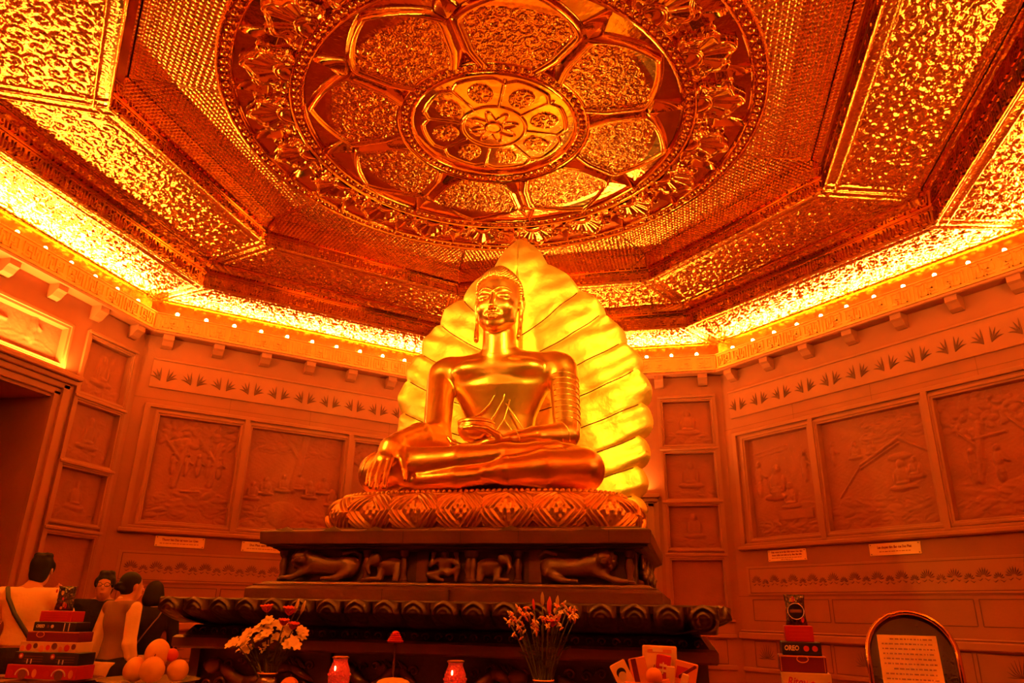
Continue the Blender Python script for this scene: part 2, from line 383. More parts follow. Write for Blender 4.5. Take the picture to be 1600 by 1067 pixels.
def agave(mb, u, z, s, y):
    """one incised tuft: eight curved leaves fanning from two roots"""
    for sg in (-1, 1):
        for k, (bx, bz, wx) in enumerate(((.92, .30, .30), (.80, .62, .24), (.56, .86, .16), (.26, 1.0, .06))):
            a = Vector((sg * .22 * s, 0, 0)); e = Vector((sg * bx * s, 0, bz * s)); m_ = Vector((sg * (.22 + wx * .9) * s, 0, .28 * s + bz * .12 * s))
            pts = []; rr = []
            for i in range(7):
                t = i / 6; p = a * (1 - t) ** 2 + m_ * 2 * t * (1 - t) + e * t * t
                pts.append((u + p.x, y, z + p.z)); rr.append(s * .060 * math.sin(PI * min(1, t * .92 + .08)) + .0006)
            mb.tube(pts, rr, 5)
def outline(mb, u0, u1, z0, z1, y, r=.006):
    for a, b in (((u0, z0), (u1, z0)), ((u1, z0), (u1, z1)), ((u1, z1), (u0, z1)), ((u0, z1), (u0, z0))):
        mb.tube([(a[0], y, a[1]), (b[0], y, b[1])], r, 5)
def frame(mb, u0, u1, z0, z1, wd, y0, y1):
    """picture moulding with an inner bevel, outer opening given"""
    prof = [(0, y1), (0, y0 + .004), (.012, y0), (wd * .45, y0), (wd * .55, y0 + .010), (wd * .85, y0 + .012), (wd, y1 - .002)]
    V = []
    for d, y in prof: V += [(u0 + d, y, z0 + d), (u1 - d, y, z0 + d), (u1 - d, y, z1 - d), (u0 + d, y, z1 - d)]
    F = []
    for i in range(len(prof) - 1):
        for k in range(4): F.append((i * 4 + k, i * 4 + (k + 1) % 4, (i + 1) * 4 + (k + 1) % 4, (i + 1) * 4 + k))
    mb.add(V, F)
WALLNAME = {'S0': 'wall_front_left', 'S1': 'wall_left', 'S2': 'wall_back_left', 'S3': 'wall_back', 'S4': 'wall_back_right', 'S5': 'wall_right', 'S6': 'wall_front_right', 'S7': 'wall_front'}
BK = AW + .055   # recessed plane of the carved panels
def wall_shell(mb, holes, top=4.62):
    """wall face made of boxes around rectangular holes (u0,u1,z0,z1), backed by a solid slab"""
    us = sorted({-HL, HL, *[h[0] for h in holes], *[h[1] for h in holes]})
    zs = sorted({0, top, *[h[2] for h in holes], *[h[3] for h in holes]})
    for i in range(len(us) - 1):
        z = 0; 
        for j in range(len(zs) - 1):
            cu, cz = (us[i] + us[i + 1]) / 2, (zs[j] + zs[j + 1]) / 2
            if any(h[0] < cu < h[1] and h[2] < cz < h[3] for h in holes):
                if zs[j] > z: mb.box(us[i], us[i + 1], AW, BK, z, zs[j])
                z = zs[j + 1]
        if z < top: mb.box(us[i], us[i + 1], AW, BK, z, top)
def relief_wall(s, kinds, detail=True):
    rz = math.radians(SIDES[s] - 90)
    holes = [(-1.655, -.735, 2.275, 3.48), (-.60, .60, 2.275, 3.48), (.735, 1.655, 2.275, 3.48)]
    mb = MB(); wall_shell(mb, holes); mb.box(-HL - .1, HL + .1, BK, BK + .16, 0, 4.62)
    wall = struct(WALLNAME[s], mb, M['stone'], rotz=rz)
    if not detail: return wall
    b = MB()
    b.box(-1.83, 1.83, AW - .022, AW, 3.79, 4.145, .006)              # flower band
    b.box(-1.83, 1.83, AW - .038, AW, 4.125, 4.150, .005)
    b.box(-1.80, 1.80, AW - .012, AW, 1.635, 1.955, .004)              # lower frieze
    b.build('frieze_band', M['stone_frame'], wall)
    a = MB()
    for k in range(11): agave(a, -1.69 + .338 * k, 3.880, .165, AW - .023)
    a.build('incised_tufts', M['stone_cut'], wall)
    f = MB()
    f.box(-1.83, 1.83, AW - .030, AW, 3.555, 3.60, .006); f.box(-1.86, 1.86, AW - .062, AW, 2.145, 2.195, .012); f.box(-1.83, 1.83, AW - .03, AW, 2.195, 2.225, .006)
    for u in (-1.83, 1.77): f.box(u, u + .06, AW - .030, AW, 2.2, 3.57, .006)
    for h in holes: frame(f, h[0] - .05, h[1] + .05, h[2] - .045, h[3] + .05, .062, AW - .022, BK)
    for u in (-.668, .668): f.box(u - .03, u + .03, AW - .034, AW, 2.2, 3.56, .006)
    f.build('panel_frame', M['stone_frame'], wall)
    for h, k in zip(holes, kinds):
        relief('relief_panel', h[1] - h[0], h[3] - h[2], scene_panel(k), M['stone_relief'], wall, h[0], h[2], BK - .001, .010)
    l = MB()
    outline(l, -1.76, 1.76, 1.66, 1.93, AW - .0115, .004)
    for k in range(27):                                                # incised flower scroll in the lower frieze
        u = -1.66 + k * .1277; big = k % 2 == 0; R0 = .075 if big else .050; zc = 1.775 if big else 1.760
        for q in range(9 if big else 7):
            an = PI * (.06 + .88 * q / (8 if big else 6)); c_, s_ = math.cos(an), math.sin(an)
            l.tube([(u + R0 * .30 * c_, AW - .0125, zc + R0 * .25 * s_), (u + R0 * .75 * c_, AW - .0135, zc + R0 * .8 * s_), (u + R0 * 1.0 * c_, AW - .0125, zc + R0 * 1.15 * s_)], [.0025, .0065, .001], 4)
        for sg in (-1, 1): l.tube([(u + sg * .01, AW - .0125, zc - .012), (u + sg * .035, AW - .0125, zc - .030), (u + sg * .055, AW - .0125, zc - .018)], [.003, .005, .001], 4)
    l.build('incised_scroll', M['joint'], wall)
    j = MB()
    for u0, u1 in ((-1.75, -.735), (-.69, .76), (.81, 1.75)): outline(j, u0, u1, 1.355, 1.585, AW - .001, .005)
    for u0, u1 in ((-1.78, -1.47), (-1.43, -.78), (-.74, -.06), (-.02, .66), (.70, 1.38), (1.42, 1.78)):
        outline(j, u0, u1, .86, 1.13, AW - .001, .004)
    for z in (3.66, 1.62, .80, .40): j.box(-HL, HL, AW - .0015, AW, z, z + .004)
    for u in (-1.2, -.2, .9): j.box(u, u + .003, AW - .0012, AW, 0, .8); j.box(u + .3, u + .303, AW - .0012, AW, 3.6, 3.79)
    j.build('carved_groove', M['joint'], wall)
    l2 = MB()
    for u in (-1.62, -1.1, -.4, .32, 1.04, 1.6):                       # floral sprays in the dado
        for t in range(11):
            an = PI * (t / 10) ; l2.tube([(u, AW - .002, .90 + .05), (u + .07 * math.cos(an), AW - .002, .95 + .06 * math.sin(an)), (u + .12 * math.cos(an), AW - .002, .95 + .15 * math.sin(an))], [.002, .005, .001], 4)
    l2.build('incised_spray', M['stone_cut'], wall)
    r_ = MB()
    for z0, z1, d in ((1.225, 1.25, .03), (1.15, 1.225, .055), (.80, .85, .03), (0, .14, .05)): r_.box(-HL, HL, AW - d, AW, z0, z1, .012)
    r_.build('dado_rail', M['stone_frame'], wall)
    return wall
def door_wall(s, lintel_z, open_h, detail=True, deep=1.6):
    rz = math.radians(SIDES[s] - 90)
    cols = [(-1.80, -1.185), (1.185, 1.80)] if detail else []
    pz = [(3.50, 4.075), (2.80, 3.38), (2.19, 2.70), (1.42, 2.04)]
    holes = [(-.86, .86, 0, open_h)] + [(a, b, z0, z1) for a, b in cols for z0, z1 in pz]
    if lintel_z > 3.4 and detail: holes.append((-.86, .86, lintel_z + .10, 4.07))
    mb = MB(); wall_shell(mb, holes)
    mb.box(-HL - .1, -.86, BK, BK + .16, 0, 4.62); mb.box(.86, HL + .1, BK, BK + .16, 0, 4.62); mb.box(-.86, .86, BK, BK + .16, open_h, 4.62)
    # door reveal
    mb.box(-1.02, -.86, BK + .16, AW + deep, 0, open_h + .1); mb.box(.86, 1.02, BK + .16, AW + deep, 0, open_h + .1); mb.box(-.86, .86, BK + .16, AW + deep, open_h, open_h + .1)
    wall = struct(WALLNAME[s], mb, M['stone'], rotz=rz)
    if not detail: return wall
    f = MB()
    for a, b in cols:
        f.box(a - .075, a - .035, AW - .028, AW, 1.33, 4.15, .006); f.box(b + .035, b + .075, AW - .028, AW, 1.33, 4.15, .006)
        for z0, z1 in pz:
            frame(f, a - .045, b + .045, z0 - .045, z1 + .045, .05, AW - .024, BK)
        for z in (4.125, 3.42, 2.735, 2.085): f.box(a - .07, b + .07, AW - .04, AW, z, z + .035, .008)
        f.box(a - .10, b + .10, AW - .05, AW, 1.325, 1.36, .01); f.box(a - .08, b + .08, AW - .02, AW, 1.20, 1.325, .004); f.box(a - .10, b + .10, AW - .045, AW, 1.15, 1.20, .012)
        f.box(a - .08, b + .08, AW - .03, AW, .80, .86, .01); f.box(a - .08, b + .08, AW - .04, AW, 0, .16, .01)
    f.build('panel_frame', M['stone_frame'], wall)
    sd = 200 + SIDES[s]
    for a, b in cols:
        for q, (z0, z1) in enumerate(pz):
            sd += 1
            if q < 3: relief('relief_panel', b - a, z1 - z0, buddha_panel(sd), M['stone_relief'], wall, a, z0, BK - .001, .010)
            else:
                p = MB(); p.box(a, b, BK - .012, BK, z0, z1, .004); p.build('plain_panel', M['stone_relief'], wall)
    l2 = MB()
    for u in (-1.5, 1.5):
        for t in range(13):
            an = 2 * PI * (t / 13); l2.tube([(u, AW - .002, 1.0), (u + .07 * math.cos(an), AW - .002, 1.0 + .07 * math.sin(an)), (u + .12 * math.cos(an), AW - .002, 1.0 + .12 * math.sin(an))], [.002, .005, .001], 4)
        outline(l2, u - .28, u + .28, .87, 1.13, AW - .001, .004)
    l2.build('incised_spray', M['stone_cut'], wall)
    # door surround
    d = MB()
    for sg in (-1, 1):
        for k, (x0, x1, dp) in enumerate(((.86, .93, .03), (.93, 1.00, .06), (1.00, 1.06, .02))):
            a, b = sorted((sg * x0, sg * x1)); d.box(a, b, AW - dp, AW, 0, lintel_z - .08 * (2 - k), .008)
    for z0, z1, dp, ex in ((lintel_z - .20, lintel_z - .13, .03, .93), (lintel_z - .13, lintel_z - .07, .06, 1.0), (lintel_z - .07, lintel_z - .02, .09, 1.05), (lintel_z - .02, lintel_z + .03, .13, 1.08)):
        d.box(-ex, ex, AW - dp, AW, z0, z1, .008)
    d.build('door_surround', M['stone_frame'], wall)
    if lintel_z > 3.4:
        h = (-.86, .86, lintel_z + .10, 4.07)
        g = MB(); frame(g, h[0] - .06, h[1] + .06, h[2] - .05, h[3] + .06, .075, AW - .03, BK); g.build('overdoor_frame', M['stone_frame'], wall)
        relief('relief_panel', h[1] - h[0], h[3] - h[2], scene_panel(4), M['stone_relief'], wall, h[0], h[2], BK - .001, .012)
    return wall
relief_wall('S2', (0, 1, 4)); relief_wall('S4', (2, 3, 4)); relief_wall('S0', (1, 3, 0), False); relief_wall('S6', (0, 2, 4), False)
door_wall('S1', 3.57, 3.34); door_wall('S3', 2.82, 2.60); door_wall('S5', 3.57, 3.34, False)
fw = MB(); wall_shell(fw, [(-1.90, 1.90, 0, 3.6)]); fw.box(-HL - .1, HL + .1, BK, BK + .16, 3.6, 4.62)
struct('wall_front', fw, M['stone'], rotz=PI)
def place(s, u, y, z):
    a = math.radians(SIDES[s] - 90); return (u * math.cos(a) - y * math.sin(a), u * math.sin(a) + y * math.cos(a), z)
# dark corridor behind the left door, closed doors behind the others
for s, nm, nn in (('S1', 'door_1', 1.55), ('S3', 'door_2', .35), ('S5', 'door_3', .6)):
    rz = math.radians(SIDES[s] - 90); h = 3.34 if s != 'S3' else 2.60
    d = MB(); d.box(-.86, -.01, AW + nn, AW + nn + .05, 0, h, .004); d.box(.01, .86, AW + nn, AW + nn + .05, 0, h, .004)
    dd = struct(nm, d, M['dark'], rotz=rz)
    k = MB(); k.tube([(-.08, AW + nn - .03, 1.0), (-.08, AW + nn - .03, 1.35)], .012, 6); k.tube([(.08, AW + nn - .03, 1.0), (.08, AW + nn - .03, 1.35)], .012, 6)
    k.build('door_handle', M['gold'], dd)
# corbels and the cornice board
for s in ('S0', 'S1', 'S2', 'S3', 'S4', 'S5'):
    rz = math.radians(SIDES[s] - 90)
    b = MB()
    for k in range(-3, 4):
        u = k * .575
        prof = [(AW, 4.42), (AW - .125, 4.42), (AW - .125, 4.365), (AW - .10, 4.345), (AW - .065, 4.30), (AW - .02, 4.275), (AW, 4.275)]
        n = len(prof); V = [(u - .06, y, z) for y, z in prof] + [(u + .06, y, z) for y, z in prof]
        b.add(V, [tuple(range(n)), tuple(range(2 * n - 1, n - 1, -1))] + [(i, i + n, (i + 1) % n + n, (i + 1) % n) for i in range(n)])
    o = b.build('corbel_row', M['stone_frame'], rotz=rz); o['kind'] = 'structure'; o.name = 'trim_' + str(SIDES[s] // 45 + 1)

# ------------------------------------------------------------------ the stepped gold ceiling
ceil = MB()
o1, o2 = octo(6.6), octo(6.6)
ceil.add([(x, y, 5.62) for x, y in o1] + [(x, y, 5.72) for x, y in o2], [tuple(range(7, -1, -1)), tuple(range(8, 16))] + [(k, (k + 1) % 8, (k + 1) % 8 + 8, k + 8) for k in range(8)])
ceiling = struct('ceiling', ceil, M['corridor'])
def ring(name, prof, m, parent=ceiling, flip=False):
    """octagonal sweep of (apothem, z)"""
    V = []; F = []
    for a, z in prof: V += [(x, y, z) for x, y in octo(a)]
    for i in range(len(prof) - 1):
        for k in range(8):
            q = (i * 8 + k, i * 8 + (k + 1) % 8, (i + 1) * 8 + (k + 1) % 8, (i + 1) * 8 + k); F.append(q[::-1] if flip else q)
    return link(name, mesh_from(name, V, F), m, parent)
ring('cornice_board', [(4.90, 4.42), (4.60, 4.42), (4.585, 4.428), (4.585, 4.452), (4.60, 4.458), (4.75, 4.458), (4.90, 4.458)], M['stone_frame'], flip=True)
def fascia(name, a, z0, z1, m='gold_fret'):
    return ring(name, [(a + .03, z0 + .004), (a - .012, z0), (a - .012, z0 + .012), (a, z0 + .016), (a, z1 - .016), (a - .010, z1 - .012), (a - .010, z1), (a + .07, z1)], M[m], flip=True)
fascia('gold_fascia', 4.60, 4.460, 4.675, 'gold_lit')
fascia('gold_fascia', 3.755, 4.772, 4.955)
fascia('gold_fascia', 2.765, 4.988, 5.125)
ring('recess_band', [(3.755, 4.955), (3.65, 4.96), (3.635, 5.06)], M['gold_mirror'], flip=True)
ring('recess_band', [(2.765, 5.125), (2.70, 5.13), (2.685, 5.31)], M['gold_mirror'], flip=True)
ring('cove_tray', [(4.67, 4.675), (4.70, 4.675), (4.75, 4.69), (4.75, 4.95)], M['gold_plain'], flip=True)
# meander fret strips: one strip mesh per ring, turned to the eight sides
def fret(a, z0, z1, unit):
    half = a * T8 - .01; n = max(4, int(2 * half / unit)); un = 2 * half / n; h = z1 - z0; t = h * .065; d = .014
    mb = MB()
    pat = [((0, 0), (0, 1)), ((.16, .08), (.16, .92)), ((.16, .92), (.40, .92)), ((.40, .92), (.40, .42)), ((.28, .60), (.28, .08)), ((.28, .08), (.52, .08)), ((.52, .08), (.52, .92)),
           ((.52, .50), (.70, .50)), ((.52, .92), (.88, .92)), ((.88, .92), (.88, .30)), ((.64, .30), (.76, .30)), ((.64, .08), (.64, .30)), ((.64, .08), (.88, .08)), ((.70, .50), (.70, .72))]
    for i in range(n):
        for (x0, y0), (x1, y1) in (pat if i % 2 == 0 else pat[1:]):
            if i % 2: x0, x1 = 1 - x0, 1 - x1
            ua, ub = sorted((x0, x1)); za, zb = sorted((y0, y1))
            mb.box(-half + (i + ua) * un - t / 2, -half + (i + ub) * un + t / 2, a - d, a + .003, z0 + .012 + za * (h - .024) - t / 2, z0 + .012 + zb * (h - .024) + t / 2)
    return mb
for a, z0, z1, unit in ((4.60, 4.478, 4.655, .27), (3.755, 4.792, 4.938, .22), (2.765, 5.004, 5.110, .17)):
    mb = fret(a, z0, z1, unit); me = mesh_from('fret', mb.v, mb.f); me.materials.append(M['gold_lit' if a > 4 else 'gold_fret'])
    for s in ('S0', 'S1', 'S2', 'S3', 'S4', 'S5'): link('fret_strip', me, None, ceiling, rotz=math.radians(SIDES[s] - 90))
def scroll(U, V, s, seed, arms=1.0):
    """dense scrollwork: spiral tendrils around a jittered lattice plus leaf ridges"""
    H = np.full(U.shape, 0.0); best = np.full(U.shape, 9.0); r = np.random.default_rng(seed)
    iu0, iu1 = int(U.min() / s) - 1, int(U.max() / s) + 2; iv0, iv1 = int(V.min() / s / .9) - 1, int(V.max() / s / .9) + 2
    for i in range(iu0, iu1):
        for j in range(iv0, iv1):
            cu = (i + .5 * (j % 2) + r.uniform(-.16, .16)) * s; cv = (j + r.uniform(-.16, .16)) * s * .9; ph = r.uniform(0, 6.28); dr = r.choice([-1, 1])
            x, y = U - cu, V - cv; R = np.hypot(x, y)
            msk = R < best; 
            if not msk.any(): continue
            th = np.arctan2(y, x); h = np.sin(dr * th * arms + R / s * 13 + ph); h2 = np.sin(th * 5 + ph) * (R < s * .16)
            H = np.where(msk, np.clip(h, -.2, 1) * (R < s * .62) + .6 * h2, H); best = np.where(msk, R, best)
    return H
def panel_sector(a0, z0, a1, z1, res, hfn):
    """trapezoid between apothems a0 (outer) and a1 (inner); relief hangs down towards the room"""
    na = int((a0 - a1) / res) + 1; nu = int(2 * a0 * T8 / res) + 1
    A, S = np.meshgrid(np.linspace(a0, a1, na), np.linspace(-1, 1, nu), indexing='ij')
    U = S * A * T8; Z = z0 + (z1 - z0) * (a0 - A) / (a0 - a1); H = hfn(U, A, a0, a1)
    return np.stack([U, A, Z - H], -1)
def floral(U, A, a0, a1):
    e = A * T8 - np.abs(U); d0, d1 = a0 - A, A - a1
    inner = (e > .10) & (d0 > .045) & (d1 > .12)
    H = np.where(inner, .012 * scroll(U, A, .15, 3) + .006 * scroll(U + 3, A, .085, 8), .005 * scroll(U, A, .07, 5))
    for q, c, wd, am in ((e, .095, .013, .020), (e, .012, .012, .016), (d1, .115, .012, .018), (d1, .012, .012, .02), (d0, .04, .010, .014)):
        H = np.maximum(H, am * np.sqrt(np.clip(1 - ((q - c) / wd) ** 2, 0, 1)))
    return H
def weave(U, A, a0, a1):
    c = .042; i, j = np.floor(U / c), np.floor(A / c); x, y = (U / c - i) - .5, (A / c - j) - .5
    hv = ((i + j) % 2) == 0
    H = np.where(hv, .011 * np.clip(1 - (x * 2) ** 4, 0, 1) * (np.abs(y) < .36), .011 * np.clip(1 - (y * 2) ** 4, 0, 1) * (np.abs(x) < .36))
    H = H - .012 * (np.abs(np.abs(x) - .5) < .07) * (np.abs(np.abs(y) - .5) < .2)
    e = A * T8 - np.abs(U); return np.where(e < .02, .008 * np.sqrt(np.clip(1 - (e / .02) ** 2, 0, 1)), H)
for nm, P, m, sides in (('scroll_panel', panel_sector(4.74, 4.90, 3.74, 4.776, .0085, floral), M['gold_scroll'], SIDES),
                        ('scroll_panel', panel_sector(3.63, 5.05, 2.75, 4.992, .0080, floral), M['gold_scroll'], SIDES),
                        ('woven_panel', panel_sector(2.68, 5.30, 1.95, 5.25, .0085, weave), M['gold_weave'], SIDES)):
    me = grid_mesh(nm, P, flip=True); me.materials.append(m)
    for s in sides: link(nm, me, None, ceiling, rotz=math.radians(SIDES[s] - 90))
# cove bulbs, one row of small lamps above each visible side
M['bulb'] = mat('glowing_bulb', (1, .8, .4), .4, emit=(1, .50, .12), estr=170)
M['socket'] = mat('lamp_socket', (.5, .25, .08), .4, 1)
bm_ = MB(); bm_.ball((0, 0, 0), .021, 8, 5); bme = mesh_from('bulb', bm_.v, bm_.f, True); bme.materials.append(M['bulb'])
sk = MB(); sk.lathe([(.012, -.038), (.016, -.034), (.016, -.016), (.010, -.012)], n=8); skm = mesh_from('socket', sk.v, sk.f); skm.materials.append(M['socket'])
WHERE = {'S0': 'front left wall', 'S1': 'left doorway wall', 'S2': 'back left relief wall', 'S3': 'back wall behind the statue', 'S4': 'back right relief wall', 'S5': 'right wall'}
for s, wn in WHERE.items():
    for k in range(-5, 6):
        if s == 'S3' and -5 <= k <= 1: continue
        t = thing('cove_bulb', 'small glowing cove bulb behind the gold fret over the ' + wn, 'light bulb', place(s, k * .335, 4.695, 4.726), math.radians(SIDES[s] - 90), 'cove bulbs over the ' + wn)
        link('bulb_glass', bme, None, t); link('socket', skm, None, t)

# ------------------------------------------------------------------ the lotus medallion
med = thing('ceiling_medallion', 'huge round embossed gold lotus medallion in the centre of the ceiling', 'medallion', (0, 0, 5.235))
def arc_sector(r0, r1, half, nr, nt, hfn, z=0.0):
    R, T = np.meshgrid(np.linspace(r0, r1, nr), np.linspace(-half, half, nt), indexing='ij')
    H = hfn(R, T); return np.stack([R * np.cos(T), R * np.sin(T), z - H], -1)
def rg(x, c, wd, am): return am * np.sqrt(np.clip(1 - ((x - c) / wd) ** 2, 0, 1))
def petal_h(R, T):
    X = R * np.sin(T); Y = R * np.cos(T)
    q = np.clip((R - .80) / (1.53 - .80), 0, 1)
    W = .285 + .22 * np.sin(np.clip(q / .68, 0, 1) * PI * .5) ** 1.0        # half width of the petal
    W = np.where(q > .62, (.285 + .22) * np.clip(1 - ((q - .62) / .38) ** 1.55, 0, 1), W)
    W = np.minimum(W, R * math.tan(PI / 8) * .985); s = np.abs(X) / (W + 1e-4)
    inside = s < 1
    dist = (1 - s) * W
    lip = np.clip(dist / .085, 0, 1)
    H = np.where(inside, .055 * np.sin(np.clip(lip, 0, 1) * PI * .5) - .028 * np.clip((dist - .085) / .03, 0, 1), 0)
    H = np.where(inside, H + .018 * np.clip((q - .8) / .2, 0, 1), H)
    tex = inside & (dist > .115) & (q > .03) & (q < .74)
    H = H + np.where(tex, .006 * scroll(X + 5, Y, .13, 21) + .004 * scroll(X, Y, .05, 31), 0)
    H = H + rg(dist, .112, .012, .012) * inside
    # spear leaf between petals
    e = np.abs(T) - PI / 8; xe = np.abs(e) * R; wsp = .16 * np.clip((1.55 - R) / .36, 0, 1) * (R > 1.12)
    sp = (~inside) & (xe < wsp); H = np.where(sp, .012 + .045 * np.clip(1 - xe / (wsp + 1e-4), 0, 1) ** .7, H)
    H = np.maximum(H, np.where(~inside, rg(xe, 0, .012, .05) * (R > 1.0) * (R < 1.5), 0))
    return H
P = arc_sector(.80, 1.56, PI / 8, 150, 220, petal_h); me = grid_mesh('petal', P, flip=False); me.materials.append(M['gold_medal'])
for k in range(8): link('lotus_petal', me, None, med, rotz=PI / 8 + k * PI / 4)
def shell_h(R, T):
    Y = R - 1.66; X = R * T; half = R * PI / 20
    rad = np.hypot(X, Y - .02); th = np.arctan2(X, Y - .02 + 1e-6)
    edge = .335 * (1 - .38 * np.abs(np.sin(th)) ** 1.5) + .018 * np.cos(th * 9)
    ins = (rad < edge) & (Y > -.01)
    H = np.where(ins, .012 + .030 * (rad / edge) ** 1.2 + .009 * np.cos(th * 16) * np.clip(rad / edge - .25, 0, 1) * 1.3, 0)
    H = H + rg(rad, edge - .018, .018, .022) * ins
    H = np.maximum(H, np.where(rad < .085, .028 + .03 * np.sqrt(np.clip(1 - (rad / .085) ** 2, 0, 1)), 0)); H = np.maximum(H, rg(rad, .098, .012, .045) * (Y > 0))
    for sg in (-1, 1):                                     # curls at the foot of the shell
        r2 = np.hypot(X - sg * .155, Y - .11); H = np.maximum(H, rg(r2, .045, .013, .040)); H = np.maximum(H, np.where(r2 < .028, .03, 0))
        r3 = np.hypot(X - sg * .20, Y - .235); H = np.maximum(H, rg(r3, .035, .012, .034))
    e = half - np.abs(X); wsp = .075 * np.clip((.42 - Y) / .17, 0, 1) * (Y > .16)
    sp = (e < wsp) & (~ins); H = np.where(sp, np.maximum(H, .010 + .04 * np.clip(1 - e / (wsp + 1e-4), 0, 1)), H)
    return H
P = arc_sector(1.665, 2.09, PI / 20, 110, 140, shell_h); me = grid_mesh('shell', P, flip=False); me.materials.append(M['gold_medal'])
for k in range(20): link('scallop_shell', me, None, med, rotz=k * PI / 10)
def bead_ring(r0, r1, n, zt):
    mb = MB(); N = 160
    prof = [(r0 - .004, .02), (r0, -.022), (r0 + .012, -.036), (r0 + .026, -.024), (r0 + .030, -.008), ((r0 + r1) / 2, -.004), (r1 - .030, -.008), (r1 - .026, -.024), (r1 - .012, -.036), (r1, -.022), (r1 + .004, .02)]
    for i in range(len(prof)): pass
    V = []; F = []
    for r, z in prof:
        for k in range(N): t = 2 * PI * k / N; V.append((r * math.cos(t), r * math.sin(t), z + zt))
    for i in range(len(prof) - 1):
        for k in range(N): F.append((i * N + k, (i + 1) * N + k, (i + 1) * N + (k + 1) % N, i * N + (k + 1) % N))
    mb.add(V, F); rm = (r0 + r1) / 2; br = min((r1 - r0) / 2 - .028, PI * rm / n * .88)
    for k in range(n):
        t = 2 * PI * k / n; mb.ball((rm * math.cos(t), rm * math.sin(t), zt - .006), br, 8, 5, (1, 1, .75))
    o = mb.build('bead_ring', M['gold_medal'], med); auto_smooth(o, 50); return o
bead_ring(.675, .812, 64, -.004); bead_ring(1.545, 1.672, 122, -.004); bead_ring(2.075, 2.205, 150, .004)
def disc_h(R, T):
    H = .004 * np.sin(R * 9)
    T8_ = (T % (PI / 4)); d = np.minimum(T8_, PI / 4 - T8_)                      # distance to lines at k*45deg
    sp = np.abs(((T - PI / 8) % (PI / 4)) - 0); sp = np.minimum((T - PI / 8) % (PI / 4), (-(T - PI / 8)) % (PI / 4)) * R
    H = H + rg(sp, 0, .010, .014) * (R > .27) * (R < .60)
    edge = .60 - .05 * np.clip(1 - sp / .09, 0, 1); H = np.maximum(H, rg(R, edge, .012, .018))
    H = np.maximum(H, rg(R, .268, .012, .02)); H = np.maximum(H, rg(R, .064, .012, .022)); H = np.maximum(H, np.where(R < .05, .012, 0))
    pet = np.cos(T * 8) ; H = np.maximum(H, rg(R, .15 + .05 * np.cos(T * 8), .016, .022) * (R < .25) * (R > .07))
    X, Y = R * np.cos(T), R * np.sin(T); ph = ((T + PI / 8) % (PI / 4)) - PI / 8; a = R * np.cos(ph) - .43; b = R * np.sin(ph)
    mo = (a / .11) ** 2 + (b / .095) ** 2 < 1; H = H + np.where(mo, .010 + .010 * scroll(X + 2, Y + 2, .075, 77, 1), 0); return H
R, T = np.meshgrid(np.linspace(.001, .68, 90), np.linspace(0, 2 * PI, 481), indexing='ij')
link('centre_disc', grid_mesh('disc', np.stack([R * np.cos(T), R * np.sin(T), .006 - disc_h(R, T)], -1)), M['gold_medal'], med)
bk = MB(); bk.lathe([(2.19, .03), (2.19, .05)], n=96); bk.build('backing_disc', M['gold_plain'], med)

# ------------------------------------------------------------------ pedestal, lotus slab, lower base
def rect_loft(prof, yb, name, m, parent, hx0=0):
    """profile swept round a rectangle: prof = [(z, half width, front y)]"""
    V = []; F = []
    for z, hx, yf in prof:
        b = yb + (hx - prof[0][1]); V += [(-hx, yf, z), (hx, yf, z), (hx, b, z), (-hx, b, z)]
    n = len(prof)
    for i in range(n - 1):
        for k in range(4): F.append((i * 4 + k, (i + 1) * 4 + k, (i + 1) * 4 + (k + 1) % 4, i * 4 + (k + 1) % 4)[::-1])
    F.append((3, 2, 1, 0)); F.append(tuple(range(4 * n - 4, 4 * n)))
    return link(name, mesh_from(name, V, F), m, parent)
YB = 1.25
low = thing('lotus_base', 'dark carved stone base with a wide lotus petal slab, on the floor', 'stone base', (0, 0, 0))
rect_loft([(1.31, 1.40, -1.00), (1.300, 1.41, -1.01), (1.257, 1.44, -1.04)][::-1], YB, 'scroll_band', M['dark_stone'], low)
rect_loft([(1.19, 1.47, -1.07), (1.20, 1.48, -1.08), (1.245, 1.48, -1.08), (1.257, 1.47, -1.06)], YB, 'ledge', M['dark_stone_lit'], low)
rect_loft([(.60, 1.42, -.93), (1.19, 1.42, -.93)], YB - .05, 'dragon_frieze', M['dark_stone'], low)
rect_loft([(0, 1.72, -1.30), (.12, 1.72, -1.30), (.16, 1.66, -1.24), (.30, 1.66, -1.24), (.42, 1.56, -1.12), (.52, 1.50, -1.03), (.60, 1.45, -.96)], YB, 'foot_moulding', M['dark_stone_lit'], low)
